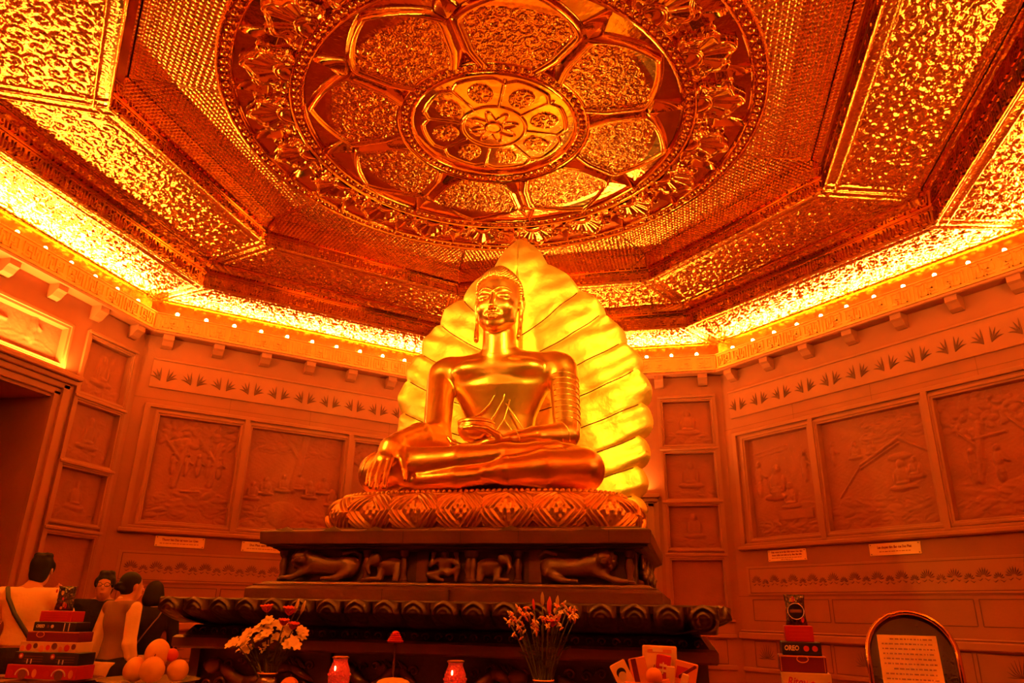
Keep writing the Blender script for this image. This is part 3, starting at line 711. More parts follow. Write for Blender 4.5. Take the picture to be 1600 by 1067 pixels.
# petal slab: curved under-profile with individually raised petals
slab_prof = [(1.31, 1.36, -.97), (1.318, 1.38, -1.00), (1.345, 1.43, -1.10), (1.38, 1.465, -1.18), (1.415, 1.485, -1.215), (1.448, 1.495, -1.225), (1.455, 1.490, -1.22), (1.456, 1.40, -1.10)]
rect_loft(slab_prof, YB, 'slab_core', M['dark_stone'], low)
def prow(t):  # outward offset of the slab face at height fraction t (0 bottom, 1 top)
    return .02 + .24 * math.sin(min(1, t) * PI * .5) ** .8
def slab_petal():
    """local: x along edge, -y outwards, z up; 0.158 wide"""
    nx, nz = 27, 23; V = []
    for i in range(nx):
        for j in range(nz):
            x = -1 + 2 * i / (nx - 1); t = j / (nz - 1)
            wd = .075 * (1 - .10 * (1 - t) - .35 * max(0, t - .75) / .25 * 0)
            topz = 1.322 + t * (.132 - .010 * abs(x) ** 2 + .004 * math.exp(-(x * 4) ** 2))
            out = -.985 - (.02 + .225 * min(1, t / .55) ** .62) - .020 * (1 - x * x) ** .5 * min(1, t * 2)
            inner = max(0, 1 - (x / .72) ** 2 - ((t - .5) / .34) ** 2); rim = math.exp(-((math.hypot(x / .78, (t - .5) / .40) - 1) / .12) ** 2)
            rim2 = math.exp(-((math.hypot(x / .45, (t - .48) / .22) - 1) / .16) ** 2); out += -.017 * rim - .012 * rim2 - .010 * math.exp(-((x * 6) ** 2 + ((t - .45) * 9) ** 2))
            if abs(x) > .93: out += .03
            V.append((x * wd, out, topz))
    idx = lambda i, j: i * nz + j
    F = [(idx(i, j), idx(i + 1, j), idx(i + 1, j + 1), idx(i, j + 1)) for i in range(nx - 1) for j in range(nz - 1)]
    m = MB(); m.add(V, F)
    return mesh_from('petal', m.v, m.f, True)
pm = slab_petal(); pm.materials.append(M['dark_stone'])
for k in range(-9, 10): link('petal', pm, None, low, loc=(k * .1575, 0, 0))
for sg in (-1, 1):
    for k in range(-7, 9):
        o = link('petal', pm, None, low); o.rotation_euler = (0, 0, sg * PI / 2); o.location = (sg * .27, k * .1575 + .02, 0)
    o = link('petal', pm, None, low); o.rotation_euler = (0, 0, sg * PI / 4); o.location = (sg * .62, -.12, 0); o.scale = (1.3, 1, 1)
# carved scroll on the band and the dragons below: small raised tubes
def curl(mb, x, z, y, s, dr=1, turns=1.3, r=.010):
    pts = []; rr = []
    for i in range(14):
        t = i / 13; a = t * turns * 2 * PI; q = s * (1 - .8 * t); pts.append((x + dr * q * math.cos(a), y, z + q * math.sin(a))); rr.append(r * (1 - .5 * t))
    mb.tube(pts, rr, 6)
for k in range(-21, 22):
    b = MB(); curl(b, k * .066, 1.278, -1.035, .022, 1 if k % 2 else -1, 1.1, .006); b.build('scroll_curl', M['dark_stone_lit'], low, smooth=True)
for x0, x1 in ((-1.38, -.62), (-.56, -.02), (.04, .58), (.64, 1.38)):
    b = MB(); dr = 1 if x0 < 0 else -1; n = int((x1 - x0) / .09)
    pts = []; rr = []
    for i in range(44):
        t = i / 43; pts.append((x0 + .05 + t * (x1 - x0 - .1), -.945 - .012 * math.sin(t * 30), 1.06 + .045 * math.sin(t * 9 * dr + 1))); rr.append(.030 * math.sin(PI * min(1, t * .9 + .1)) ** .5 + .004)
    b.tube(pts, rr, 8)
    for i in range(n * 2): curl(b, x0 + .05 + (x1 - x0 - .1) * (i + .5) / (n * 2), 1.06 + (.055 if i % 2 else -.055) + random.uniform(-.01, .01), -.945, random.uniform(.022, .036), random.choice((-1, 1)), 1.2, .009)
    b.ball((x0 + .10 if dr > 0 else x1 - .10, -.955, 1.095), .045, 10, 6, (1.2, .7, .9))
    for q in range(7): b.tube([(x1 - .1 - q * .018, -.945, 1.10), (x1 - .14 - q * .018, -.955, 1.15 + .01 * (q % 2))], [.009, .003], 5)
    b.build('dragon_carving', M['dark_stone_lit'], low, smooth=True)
for x in (-1.40, -.59, .61, 1.40):
    b = MB(); b.box(x - .03, x + .03, -.965, -.93, .62, 1.19, .006); b.build('base_post', M['dark_stone'], low)

ped = thing('statue_pedestal', 'dark brown stone pedestal carved with lions and crouching figures, under the golden statue', 'pedestal', (0, 0, 0))
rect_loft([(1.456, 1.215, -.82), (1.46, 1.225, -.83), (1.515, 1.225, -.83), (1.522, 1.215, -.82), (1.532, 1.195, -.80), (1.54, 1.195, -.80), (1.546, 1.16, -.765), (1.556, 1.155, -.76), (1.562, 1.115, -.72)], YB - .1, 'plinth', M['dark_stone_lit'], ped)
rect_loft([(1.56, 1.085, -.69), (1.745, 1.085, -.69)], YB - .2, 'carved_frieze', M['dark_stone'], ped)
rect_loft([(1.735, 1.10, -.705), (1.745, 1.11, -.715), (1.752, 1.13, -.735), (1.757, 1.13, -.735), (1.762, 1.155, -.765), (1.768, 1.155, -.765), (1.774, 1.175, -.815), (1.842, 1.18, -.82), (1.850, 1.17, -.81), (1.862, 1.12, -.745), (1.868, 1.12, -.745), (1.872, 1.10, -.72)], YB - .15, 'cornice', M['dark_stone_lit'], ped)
b = MB()
for x in (-1.02, -.865 + .16, -.435, -.045, .393, .859):
    V = [(x - .075, -.823, 1.842), (x + .075, -.823, 1.842), (x, -.790, 1.874), (x - .075, -.79, 1.842), (x + .075, -.79, 1.842), (x, -.765, 1.874)]
    b.add(V, [(0, 1, 2), (5, 4, 3), (0, 2, 5, 3), (1, 4, 5, 2)])
b.build('cornice_antefix', M['dark_stone'], ped)
for x, wd in ((-1.06, .03), (-.51, .024), (-.275, .024), (-.155, .036), (.125, .024), (.155, .02), (.42, .024), (.52, .036), (1.05, .03)):
    b = MB()
    if wd > .03: b.box(x - wd, x + wd, -.715, -.69, 1.562, 1.742, .004)
    else:
        b.lathe([(.030, 0), (.030, .014), (.022, .020), (.022, .030), (.016, .045), (.024, .075), (.027, .095), (.018, .125), (.016, .135), (.026, .145), (.026, .155), (.03, .160), (.03, .178)], (x, -.705, 1.562), 12)
    auto_smooth(b.build('pilaster', M['dark_stone_lit'], ped), 40)
def lion(flip):
    s = SDF((-.30, -.10, 0), (.30, .06, .20), .006); k = .02
    s.ell((.06, 0, .085), (.16, .05, .055), k).ell((.16, 0, .085), (.075, .055, .065), k).ell((-.06, -.005, .10), (.08, .05, .065), k)
    s.ell((-.135, -.03, .130), (.046, .050, .048), k).ell((-.138, -.078, .118), (.024, .022, .020), .010).ell((-.160, -.066, .145), (.012, .01, .012), .006).ell((-.114, -.066, .145), (.012, .01, .012), .006)      # head, muzzle
    for a in range(11):                                                                                         # mane
        t = a / 11 * 2 * PI; s.ell((-.132 + .058 * math.cos(t), -.015, .126 + .050 * math.sin(t)), (.022, .035, .022), .006)
    s.cap((-.08, -.03, .06), (-.20, -.045, .018), .022, .016, k); s.cap((-.20, -.045, .016), (-.25, -.05, .014), .016, .014, k)
    s.cap((.18, -.03, .05), (.10, -.05, .018), .030, .016, k); s.cap((.10, -.05, .016), (.02, -.05, .014), .016, .013, k)
    s.chain([(.225, 0, .10), (.235, -.01, .15), (.20, -.03, .172), (.14, -.035, .160)], [.013, .011, .010, .014], .01)
    s.cap((-.150, -.100, .108), (-.126, -.100, .108), .003, .003, .003, True)
    me = s.mesh('lion')
    if flip: me.transform(Matrix.Scale(-1, 4, (1, 0, 0))); me.flip_normals()
    me.materials.append(M['dark_stone_lit']); return me
link('lion_carving', lion(False), None, ped, loc=(-.79, -.70, 1.562)); link('lion_carving', lion(True), None, ped, loc=(.78, -.70, 1.562))
def croucher():
    s = SDF((-.14, -.08, 0), (.14, .05, .19), .005); k = .012
    s.ell((0, -.02, .155), (.022, .024, .024), k).ell((0, -.01, .105), (.045, .03, .045), k).ell((0, -.01, .06), (.04, .03, .03), k)
    for g in (-1, 1):
        s.cap((g * .04, -.015, .125), (g * .085, -.02, .095), .016, .013, k); s.cap((g * .085, -.02, .095), (g * .07, -.02, .155), .013, .010, k); s.ell((g * .068, -.02, .165), (.016, .014, .012), k)
    s.cap((.03, -.02, .05), (.085, -.035, .075), .022, .016, k); s.cap((.085, -.035, .075), (.075, -.03, .015), .016, .011, k)
    s.cap((-.03, -.02, .05), (-.09, -.035, .045), .022, .015, k); s.cap((-.09, -.035, .035), (.0, -.04, .012), .014, .010, k)
    me = s.mesh('croucher'); me.materials.append(M['dark_stone_lit']); return me
link('crouching_figure', croucher(), None, ped, loc=(-.02, -.695, 1.562))
def elephant():
    s = SDF((-.13, -.08, 0), (.13, .05, .18), .005); k = .015
    s.ell((.03, 0, .085), (.085, .045, .055), k).ell((-.065, -.02, .125), (.038, .036, .040), k)
    s.chain([(-.085, -.04, .12), (-.10, -.05, .08), (-.085, -.05, .05)], [.016, .012, .010], .01)
    s.ell((-.045, -.045, .13), (.020, .012, .028), .008)
    for x in (-.02, .08): s.cap((x, -.02, .06), (x, -.035, .012), .024, .02, k)
    s.cap((-.02, -.045, .016), (-.09, -.05, .014), .016, .014, k); s.ell((.02, -.035, .10), (.05, .02, .022), .01)
    me = s.mesh('elephant'); me.materials.append(M['dark_stone_lit']); return me
em = elephant(); e2 = em.copy(); e2.transform(Matrix.Scale(-1, 4, (1, 0, 0))); e2.flip_normals()
link('elephant_carving', em, None, ped, loc=(-.39, -.695, 1.562)); link('elephant_carving', e2, None, ped, loc=(.28, -.695, 1.562))
for yy in (-.45, .1, .65):   # figures on the visible right flank
    o = link('crouching_figure', bpy.data.objects['crouching_figure'].data, None, ped, loc=(1.09, yy, 1.562)); o.rotation_euler = (0, 0, PI / 2)
b = MB()
for x in (-.35, .05, .66): b.box(x, x + .003, -.8325, -.828, 1.457, 1.52)
for x in (-.25, .10, .44, .95): b.box(x, x + .0035, -.8235, -.815, 1.776, 1.842)
b.build('stone_joint', M['dark'], ped)

# ------------------------------------------------------------------ seat cushion
seat = thing('seat_cushion', 'rounded embossed gold cushion seat with crossed bands, on the dark pedestal', 'cushion', (0, 0, 1.878))
def cushion():
    N, Mz = 1500, 60; a, bx = 1.09, .68; cy = .15; V = np.zeros((N, Mz, 3)); per = None
    def se(th, ax, ay, p=3.4):
        c, s = np.cos(th), np.sin(th); return np.sign(c) * np.abs(c) ** (2 / p) * ax, np.sign(s) * np.abs(s) ** (2 / p) * ay
    xx, yy = se(np.linspace(0, 2 * PI, 20001), a - .11, bx - .11); ll = np.concatenate([[0], np.cumsum(np.hypot(np.diff(xx), np.diff(yy)))])
    qs = np.linspace(0, ll[-1], N, endpoint=False); x0, y0 = np.interp(qs, ll, xx), np.interp(qs, ll, yy)
    L = np.hypot(np.roll(x0, -1) - x0, np.roll(y0, -1) - y0); arc = np.concatenate([[0], np.cumsum(L)[:-1]]); tot = L.sum()
    tx, ty = np.roll(x0, -1) - np.roll(x0, 1), np.roll(y0, -1) - np.roll(y0, 1); tl = np.hypot(tx, ty); nx, ny = ty / tl, -tx / tl
    n = int(round(tot / .567)); i0 = int(np.argmin(np.abs(x0) + (y0 > 0) * 9)); u = (arc - arc[i0]) / tot * n
    fi = np.linspace(-PI / 2, PI / 2, Mz)
    for j, f in enumerate(fi):
        t = (f + PI / 2) / PI
        q = np.abs((u % 1) - .5) * 2; d1 = np.minimum(np.abs(q - t), np.abs(q - (1.04 - t))) * .5
        cr = np.minimum(d1, 9); band = rg(cr, .028, .022, .024) + rg(cr, .085, .020, .019)
        arcs = rg(np.hypot((u % 1) - .5, (t - .95) * .9), .32, .03, .006)
        H = np.maximum(band, np.where(cr > .13, .002 + .0065 * np.sin(u * 2 * PI * 13) * np.sin(t * 38) + .003 * np.cos(u * 2 * PI * 3), 0)); H = np.maximum(H, arcs * .0) * math.cos(f) ** .4
        R = .112 + H; V[:, j, 0] = x0 + nx * R * math.cos(f); V[:, j, 1] = cy + y0 + ny * R * math.cos(f); V[:, j, 2] = .118 + R * math.sin(f) * 1.02
    V = np.concatenate([V, V[:1]], 0)
    return V, x0, y0, nx, ny, cy, arc, tot
V, x0, y0, nx_, ny_, cy_, arc_, tot_ = cushion()
link('cushion_side', grid_mesh('side', V, flip=False), M['gold_relief'], seat)
top = MB(); ring_ = [(x0[i] * 1.005, cy_ + y0[i] * 1.005, .232) for i in range(0, 1500, 12)]; top.add(ring_ + [(x, y, .01) for x, y, z in ring_], [tuple(range(125)), tuple(range(249, 124, -1))]); top.build('cushion_top', M['gold_relief'], seat)
bd = MB(); nb = int(tot_ / .036)
for i in range(nb):
    s_ = tot_ * i / nb; x, y = np.interp(s_, arc_, x0), np.interp(s_, arc_, y0)
    if y < .3: bd.ball((x * 1.01, cy_ + y * 1.01, .250), .0185, 8, 5)
bd.build('bead_border', M['gold_relief'], seat, smooth=True)
rim = MB(); rim.tube([(x0[i % 1500] * 1.035, cy_ + y0[i % 1500] * 1.035, .236) for i in range(0, 1501, 10)], .009, 6); rim.build('cushion_piping', M['gold_relief'], seat, smooth=True)

# ------------------------------------------------------------------ the statue
st = thing('buddha_statue', 'large golden seated Buddha holding an alms bowl, one hand reaching down over the knee', 'statue', (0, 0, 0))
X0 = -.015
def body_mesh():
    s = SDF((-1.0, -.85, 2.10), (1.0, .95, 3.55), .0115)
    # trunk
    s.stack([(2.16, .44, .33, .0), (2.30, .40, .30, 0), (2.45, .31, .21, .03), (2.60, .265, .165, .03), (2.72, .262, .155, .02), (2.85, .285, .165, .01), (2.98, .345, .185, 0), (3.08, .40, .20, -.01), (3.17, .455, .195, -.01), (3.25, .47, .165, .0), (3.33, .30, .13, .0), (3.38, .17, .10, 0)], X0, .53, .03)
    s.ell((X0 - .17, .40, 3.225), (.20, .095, .085), .05).ell((X0 + .17, .40, 3.225), (.20, .095, .085), .05).ell((X0, .41, 3.25), (.20, .085, .07), .05)
    s.cap((X0 - .40, .52, 3.285), (X0 + .40, .52, 3.285), .098, .098, .05).ell((X0, .51, 3.335), (.30, .12, .07), .05)
    s.cap((X0, .49, 3.25), (X0, .455, 3.355), .165, .150, .05)                                            # neck
    # thighs, shins, feet
    for g in (-1, 1):
        s.cap((g * .20, .50, 2.31), (g * .69, -.10, 2.305), .185, .155, .05); s.ell((g * .70, -.12, 2.305), (.17, .19, .157), .03)
    s.ell((0, .2, 2.24), (.5, .5, .10), .05)
    s.chain([(-.70, -.17, 2.305), (-.42, -.34, 2.315), (-.05, -.39, 2.335), (.25, -.37, 2.372), (.46, -.30, 2.405)], [.145, .125, .098, .072, .052], .03)       # right shin, on top
    s.chain([(.44, -.30, 2.41), (.55, -.22, 2.44), (.64, -.12, 2.45)], [.052, .042, .036], .03)
    s.chain([(.70, -.19, 2.295), (.50, -.36, 2.275), (.28, -.44, 2.25), (.17, -.46, 2.238)], [.145, .12, .088, .060], .025)                        # left shin below
    s.chain([(.20, -.43, 2.235), (-.05, -.44, 2.215), (-.32, -.40, 2.205), (-.44, -.36, 2.20)], [.062, .068, .062, .03], .02)
    # his right arm (left in the picture)
    s.ell((-.495, .52, 3.22), (.135, .13, .145), .07); s.cap((-.515, .50, 3.17), (-.435, .22, 2.67), .118, .105, .02); s.ell((-.43, .20, 2.63), (.115, .125, .115), .03)
    s.chain([(-.43, .18, 2.615), (-.46, -.08, 2.575), (-.515, -.36, 2.475)], [.115, .103, .070], .02)
    s.ell((-.525, -.44, 2.42), (.078, .06, .085), .03); s.chain([(-.52, -.40, 2.44), (-.545, -.50, 2.33)], [.062, .055], .03, sq=(1.25, .75, 1))
    for b0, mid, tip, r in (((-.605, -.50, 2.325), (-.612, -.555, 2.235), (-.60, -.600, 2.155), .0190), ((-.568, -.515, 2.325), (-.574, -.585, 2.225), (-.560, -.635, 2.130), .0205),
                            ((-.528, -.52, 2.325), (-.530, -.590, 2.220), (-.515, -.645, 2.122), .0205), ((-.488, -.515, 2.330), (-.484, -.580, 2.225), (-.470, -.635, 2.128), .0205)):
        s.chain([b0, mid, tip], [r * 1.12, r, r * .78], .006)
    s.chain([(-.470, -.42, 2.41), (-.425, -.475, 2.335), (-.385, -.52, 2.255), (-.368, -.545, 2.19)], [.034, .028, .022, .016], .012)
    # his left arm (right in the picture)
    s.ell((.475, .52, 3.22), (.135, .13, .145), .07); s.cap((.50, .50, 3.17), (.555, .30, 2.70), .116, .100, .02); s.ell((.558, .28, 2.635), (.10, .11, .095), .03)
    s.chain([(.552, .26, 2.63), (.36, .06, 2.585), (.20, -.05, 2.545)], [.098, .074, .052], .02)
    s.chain([(.20, -.05, 2.545), (.08, -.08, 2.515), (-.02, -.09, 2.50)], [.048, .046, .038], .025, sq=(1, 1.5, .8)); s.ell((-.03, -.05, 2.475), (.11, .10, .04), .03)
    for k, dy in enumerate((-.145, -.105, -.065, -.025)):
        s.chain([(-.06, dy + .01, 2.49), (-.13, dy - .005, 2.487), (-.19, dy - .01, 2.513), (-.235 + .012 * abs(k - 1), dy - .005, 2.552)], [.024, .0205, .018, .013], .008)
    s.chain([(.13, -.12, 2.56), (.06, -.165, 2.60), (-.03, -.185, 2.612), (-.10, -.185, 2.605)], [.030, .023, .020, .013], .010)      # thumb over the bowl
    s.ell((X0, .3, 2.56), (.14, .1, .02), .03)
    # robe hem across the chest and a hollow below the chest shelf
    return s
def head_mesh():
    o = np.array([X0, .37, 3.775]); s = SDF(o + (-.27, -.31, -.46), o + (.27, .30, .40), .0062)
    P = lambda x, y, z: tuple(o + (x, y, z))
    s.ell(P(0, .03, .09), (.176, .205, .20), .03).ell(P(0, -.015, -.03), (.165, .175, .165), .05).ell(P(0, -.045, -.12), (.147, .135, .125), .05)
    s.ell(P(0, -.118, -.215), (.055, .048, .042), .04).cap(P(-.10, -.02, -.165), P(0, -.10, -.215), .045, .045, .05).cap(P(.10, -.02, -.165), P(0, -.10, -.215), .045, .045, .05)
    s.cap(P(0, .085, -.46), P(0, .05, -.16), .148, .128, .03)                                           # neck
    for z in (-.30, -.345): s.chain([P(.145 * math.sin(a), .062 - .142 * math.cos(a), z - .008 * math.cos(a)) for a in np.linspace(-1.5, 1.5, 10)], [.004] * 10, .008, True)
    for g in (-1, 1):
        s.ell(P(g * .074, -.198, .010), (.066, .044, .034), .03, True)                                  # socket
        s.ell(P(g * .074, -.146, -.002), (.060, .038, .034), .008)                                      # lid
        s.chain([P(g * (.020 + .108 * t), -.190 + .052 * t * t + .003, -.010 - .012 * math.sin(PI * t)) for t in np.linspace(0, 1, 8)], [.004, .0065, .0065, .0065, .0065, .006, .005, .004], .003, True)
        s.chain([P(g * (.012 + .125 * t), -.192 + .075 * t ** 1.8, .028 + .040 * math.sin(PI * (t * .72 + .08))) for t in np.linspace(0, 1, 9)], [.008, .0085, .008, .008, .007, .007, .006, .005, .004], .008)
        s.ell(P(g * .085, -.125, -.085), (.060, .050, .055), .04)                                      # cheek
        s.ell(P(g * .021, -.196, -.118), (.017, .018, .014), .008)                                     # nostril wing
        s.chain([P(g * .030, -.190, -.12), P(g * .052, -.168, -.15), P(g * .064, -.150, -.185)], [.004, .004, .003], .010, True)
        # ear
        s.ell(P(g * .190, .045, .005), (.026, .045, .078), .012); s.chain([P(g * .184, .045, -.05), P(g * .182, .035, -.14), P(g * .180, .010, -.25), P(g * .176, -.005, -.305)], [.026, .021, .023, .028], .012, sq=(.75, 1.2, 1))
        s.ell(P(g * .200, .040, .012), (.014, .026, .050), .006, True); s.chain([P(g * .200, .035, -.08), P(g * .198, .02, -.20), P(g * .194, .008, -.28)], [.007, .008, .009], .004, True)
        s.chain([P(g * .186, .085, -.02), P(g * .190, .085, .05), P(g * .190, .045, .078), P(g * .188, .005, .05), P(g * .184, -.002, .0)], [.009, .010, .010, .009, .007], .005)
    s.chain([P(0, -.172, .048), P(0, -.198, -.02), P(0, -.222, -.075), P(0, -.232, -.108)], [.012, .0135, .018, .022], .014)   # nose
    s.ell(P(0, -.165, -.165), (.070, .030, .035), .03)
    s.chain([P(-.052, -.166, -.170), P(-.020, -.192, -.161), P(0, -.193, -.165), P(.020, -.192, -.161), P(.052, -.166, -.170)], [.005, .0115, .0105, .0115, .005], .006)
    s.chain([P(-.044, -.168, -.180), P(-.018, -.190, -.189), P(.018, -.190, -.189), P(.044, -.168, -.180)], [.005, .0135, .0135, .005], .006)
    s.chain([P(-.058, -.160, -.170), P(-.03, -.192, -.1755), P(0, -.204, -.1775), P(.03, -.192, -.1755), P(.058, -.160, -.170)], [.003, .0035, .0035, .0035, .003], .003, True)
    s.chain([P(-.008, -.21, -.135), P(-.008, -.205, -.150)], [.004, .004], .004, True); s.ell(P(0, -.176, .072), (.008, .008, .008), .003)
    return s
bm1 = body_mesh().mesh('body'); hm = head_mesh().mesh('head')
def joined(a, b, name):
    va = np.zeros(len(a.vertices) * 3, np.float32); a.vertices.foreach_get('co', va); vb = np.zeros(len(b.vertices) * 3, np.float32); b.vertices.foreach_get('co', vb)
    fa = np.zeros(len(a.polygons) * 4, np.int32); a.polygons.foreach_get('vertices', fa); fb = np.zeros(len(b.polygons) * 4, np.int32); b.polygons.foreach_get('vertices', fb)
    return mesh_from(name, np.concatenate([va, vb]).reshape(-1, 3), np.concatenate([fa, fb + len(a.vertices)]).reshape(-1, 4), True)
link('body', joined(bm1, hm, 'body'), M['gold'], st)
# hair: cap of snail curls with the low ushnisha
hb = MB(); hc = (X0, .40, 3.87); N = 760
for i in range(N):
    z = 1 - 1.25 * (i + .5) / N; ph = i * 2.399963; r = math.sqrt(max(0, 1 - z * z)); x, y = r * math.cos(ph), r * math.sin(ph)
    px, py, pz = hc[0] + x * .186, hc[1] + y * .215, hc[2] + z * .195 + .055 * math.exp(-((x * 1.9) ** 2 + ((y - .12) * 1.9) ** 2)) * (z > 0)
    fr = (py - hc[1]) / .215
    if fr < -.15 and pz < 3.895 + .045 * (1 - abs((px - X0) / .19)) + .02: continue
    if fr < .42 and pz < 3.80 + .10 * max(0, -fr + .2): continue
    hb.ball((px, py, pz), .0168, 7, 5)
hb.lathe([(.05, -.14), (.165, -.10), (.178, 0), (.172, .06), (.14, .13), (.09, .185), (.06, .225), (.02, .245)], (X0, .425, 3.87), 20, 1, 1.1)
hb.build('hair_curls', M['gold_relief'], st, smooth=True)
bw = MB(); bw.lathe([(.05, 0), (.085, .012), (.118, .045), (.131, .085), (.130, .105), (.122, .118), (.124, .125), (.134, .128), (.134, .142), (.126, .150), (.105, .158), (.02, .166)], (-.045, -.06, 2.530), 36)
auto_smooth(bw.build('alms_bowl', M['gold'], st), 50)
# engraved robe lines: thin raised lines on arm, legs and chest
def ringline(mb, a, b, t, R, slant, a0, a1, r=.0042, up=(0, 0, 1)):
    a, b = Vector(a), Vector(b); d = (b - a); L = d.length; d.normalize(); u = Vector(up); e = (u - d * u.dot(d)).normalized(); f = d.cross(e); pts = []
    for i in range(15):
        an = a0 + (a1 - a0) * i / 14; c = a + d * (t * L + slant * math.cos(an) * R); pts.append(c + (e * math.cos(an) + f * math.sin(an)) * (R + .0015))
    mb = MB(); mb.tube(pts, r, 5); mb.build('robe_line', M['gold_relief'], st, smooth=True)
rl = None
for k in range(9):
    t = .10 + k * .105; ringline(rl, (.50, .50, 3.17), (.555, .30, 2.70), t, .117 - .016 * t, .15, -1.7, 1.9, up=(.9, -.4, 0))
for k in range(8):
    t = .06 + k * .12; ringline(rl, (.552, .26, 2.63), (.20, -.05, 2.545), t, .098 - .045 * t + .003, .1, -1.6, 1.9, up=(0, -.7, .7))
for k in range(7):
    t = .05 + k * .13; ringline(rl, (.70, -.19, 2.295), (.24, -.45, 2.25), t, .146 - .060 * t, .55, -1.5, 1.3, up=(0, -.6, .8))
for t in (.52, .66): ringline(rl, (-.70, -.17, 2.305), (.25, -.37, 2.372), t, .142 - .068 * t, .15, -1.6, 1.6, up=(0, -.6, .8))
for t in (.06, .14): ringline(rl, (-.70, -.17, 2.305), (-.42, -.34, 2.315), t - .2, .150, .3, -1.6, 1.2, up=(0, -.6, .8))
for pts in ([(.03, .335, 3.16), (0, .345, 3.02), (-.06, .352, 2.92), (-.13, .372, 2.86), (-.20, .41, 2.83)], [(.08, .345, 3.10), (.05, .352, 2.95), (-.02, .358, 2.83), (-.10, .372, 2.74), (-.18, .41, 2.69)],
            [(.10, .35, 2.95), (.06, .362, 2.80), (-.01, .370, 2.70), (-.08, .382, 2.64)], [(.07, .352, 2.92), (.14, .372, 2.82), (.19, .40, 2.74), (.23, .44, 2.67)], [(.06, .362, 2.80), (.11, .372, 2.72), (.16, .40, 2.65)]):
    b = MB(); b.tube(pts, .0055, 6); b.build('robe_line', M['gold_relief'], st, smooth=True)

# ------------------------------------------------------------------ the big bodhi leaf behind the statue
def leaf():
    # nodes from the bottom to the tip: (midrib z, notch x, notch z)
    K = [(1.95, .82, 1.93), (2.02, .97, 2.12), (2.13, .985, 2.31), (2.28, 1.01, 2.55), (2.48, 1.04, 2.80), (2.72, 1.075, 3.09), (2.98, 1.045, 3.39), (3.24, .925, 3.64), (3.49, .755, 3.92), (3.72, .55, 4.17), (3.92, .26, 4.47), (4.10, .0, 4.76)]
    rows = []; prof = []; n = 12
    for i in range(len(K) - 1):
        for j in range(n + (1 if i == len(K) - 2 else 0)):
            f = j / n; a, b_ = K[i], K[i + 1]
            z0 = a[0] + (b_[0] - a[0]) * f; ex, ez = a[1] + (b_[1] - a[1]) * f, a[2] + (b_[2] - a[2]) * f
            last = i >= len(K) - 2
            bul = (.072 if i > 0 else .04) * (math.sin(PI * f) ** .75 * (1 - .25 * f)); tx, tz = b_[1] - a[1], b_[2] - a[2]; tl = math.hypot(tx, tz); nx, nz = tz / tl, -tx / tl
            if last: bul = .04 * math.sin(PI * f)
            if i == len(K) - 3: bul *= .75
            rows.append((z0, ex + nx * bul, ez + nz * bul, f, last, i))
    m = 34; P = np.zeros((len(rows), m, 3))
    for q, (z0, ex, ez, f, last, i) in enumerate(rows):
        for k in range(m):
            t = k / (m - 1); c0 = np.array((0, z0)); c2 = np.array((ex, ez)); c1 = np.array((ex * .55, z0 + (ez - z0) * .22)) if not last else (c0 + c2) / 2
            p = c0 * (1 - t) ** 2 + c1 * 2 * t * (1 - t) + c2 * t * t
            puff = .004 * (1 - (1 - f) ** 6) * (1 - f) ** .5 * 1.5 * min(1, t * 4) - .006 * (math.exp(-(f * 14) ** 2) + math.exp(-((1 - f) * 14) ** 2)) * min(1, t * 4)
            y = 1.02 - puff - .10 * math.sin(PI * t * .55) + .18 * t ** 3 + .012 * math.sin(17 * p[0] + 9 * p[1]) * t + .009 * math.sin(31 * p[1] - 13 * p[0]) * t
            y += .016 * math.sin(f * 4 * PI) * max(0, t - .8) * 5 * .6
            P[q, k] = (p[0], y, p[1])
    return P
P = leaf()
lf = thing('bodhi_leaf_backdrop', 'giant golden bodhi leaf with curved veins and scalloped edge standing behind the statue', 'leaf backdrop', (0, 0, 0))
VV = []; FF = []
def add_half(P, sg):
    n, m = P.shape[:2]; TH = .12
    A = P.copy(); A[:, :, 0] *= sg; B = A.copy(); B[:, :, 1] += TH
    ctr = np.array((0, 0, 3.2)); B[:, :, 0] *= 1.035
    base = len(VV)
    for G in (A, B): VV.extend(G.reshape(-1, 3).tolist())
    i_ = lambda g, q, k: base + g * n * m + q * m + k
    for q in range(n - 1):
        for k in range(m - 1):
            f = (i_(0, q, k), i_(0, q, k + 1), i_(0, q + 1, k + 1), i_(0, q + 1, k)); g_ = (i_(1, q, k), i_(1, q + 1, k), i_(1, q + 1, k + 1), i_(1, q, k + 1))
            FF.append(f if sg > 0 else f[::-1]); FF.append(g_ if sg > 0 else g_[::-1])
        f = (i_(0, q, m - 1), i_(1, q, m - 1), i_(1, q + 1, m - 1), i_(0, q + 1, m - 1)); FF.append(f if sg > 0 else f[::-1])
add_half(P, 1); add_half(P, -1)
o = link('leaf_blade', mesh_from('leaf', VV, FF, True), M['gold_leaf'], lf); auto_smooth(o, 55)
M['vein'] = mat('dark_gold_groove', (.16, .04, .01), .6, .5)
for sg in (-1, 1):
    for i in range(1, 10):
        q = i * 12; b = MB(); b.tube([(P[q, k, 0] * sg, P[q, k, 1] - .004, P[q, k, 2]) for k in range(2, 33)], [.0048] * 31, 5); b.build('vein_groove', M['vein'], lf, smooth=True)
b = MB(); b.tube([(0, .985, 1.95), (0, .985, 3.0), (0, .975, 4.1), (0, 1.0, 4.70)], [.05, .04, .022, .006], 8); b.build('midrib', M['gold_leaf'], lf, smooth=True)
b = MB(); b.box(-.5, .5, 1.03, 1.09, 1.876, 2.6, .02); b.box(-.08, .08, 1.03, 1.16, 2.5, 3.9, .02); b.build('leaf_support', M['gold_plain'], lf)

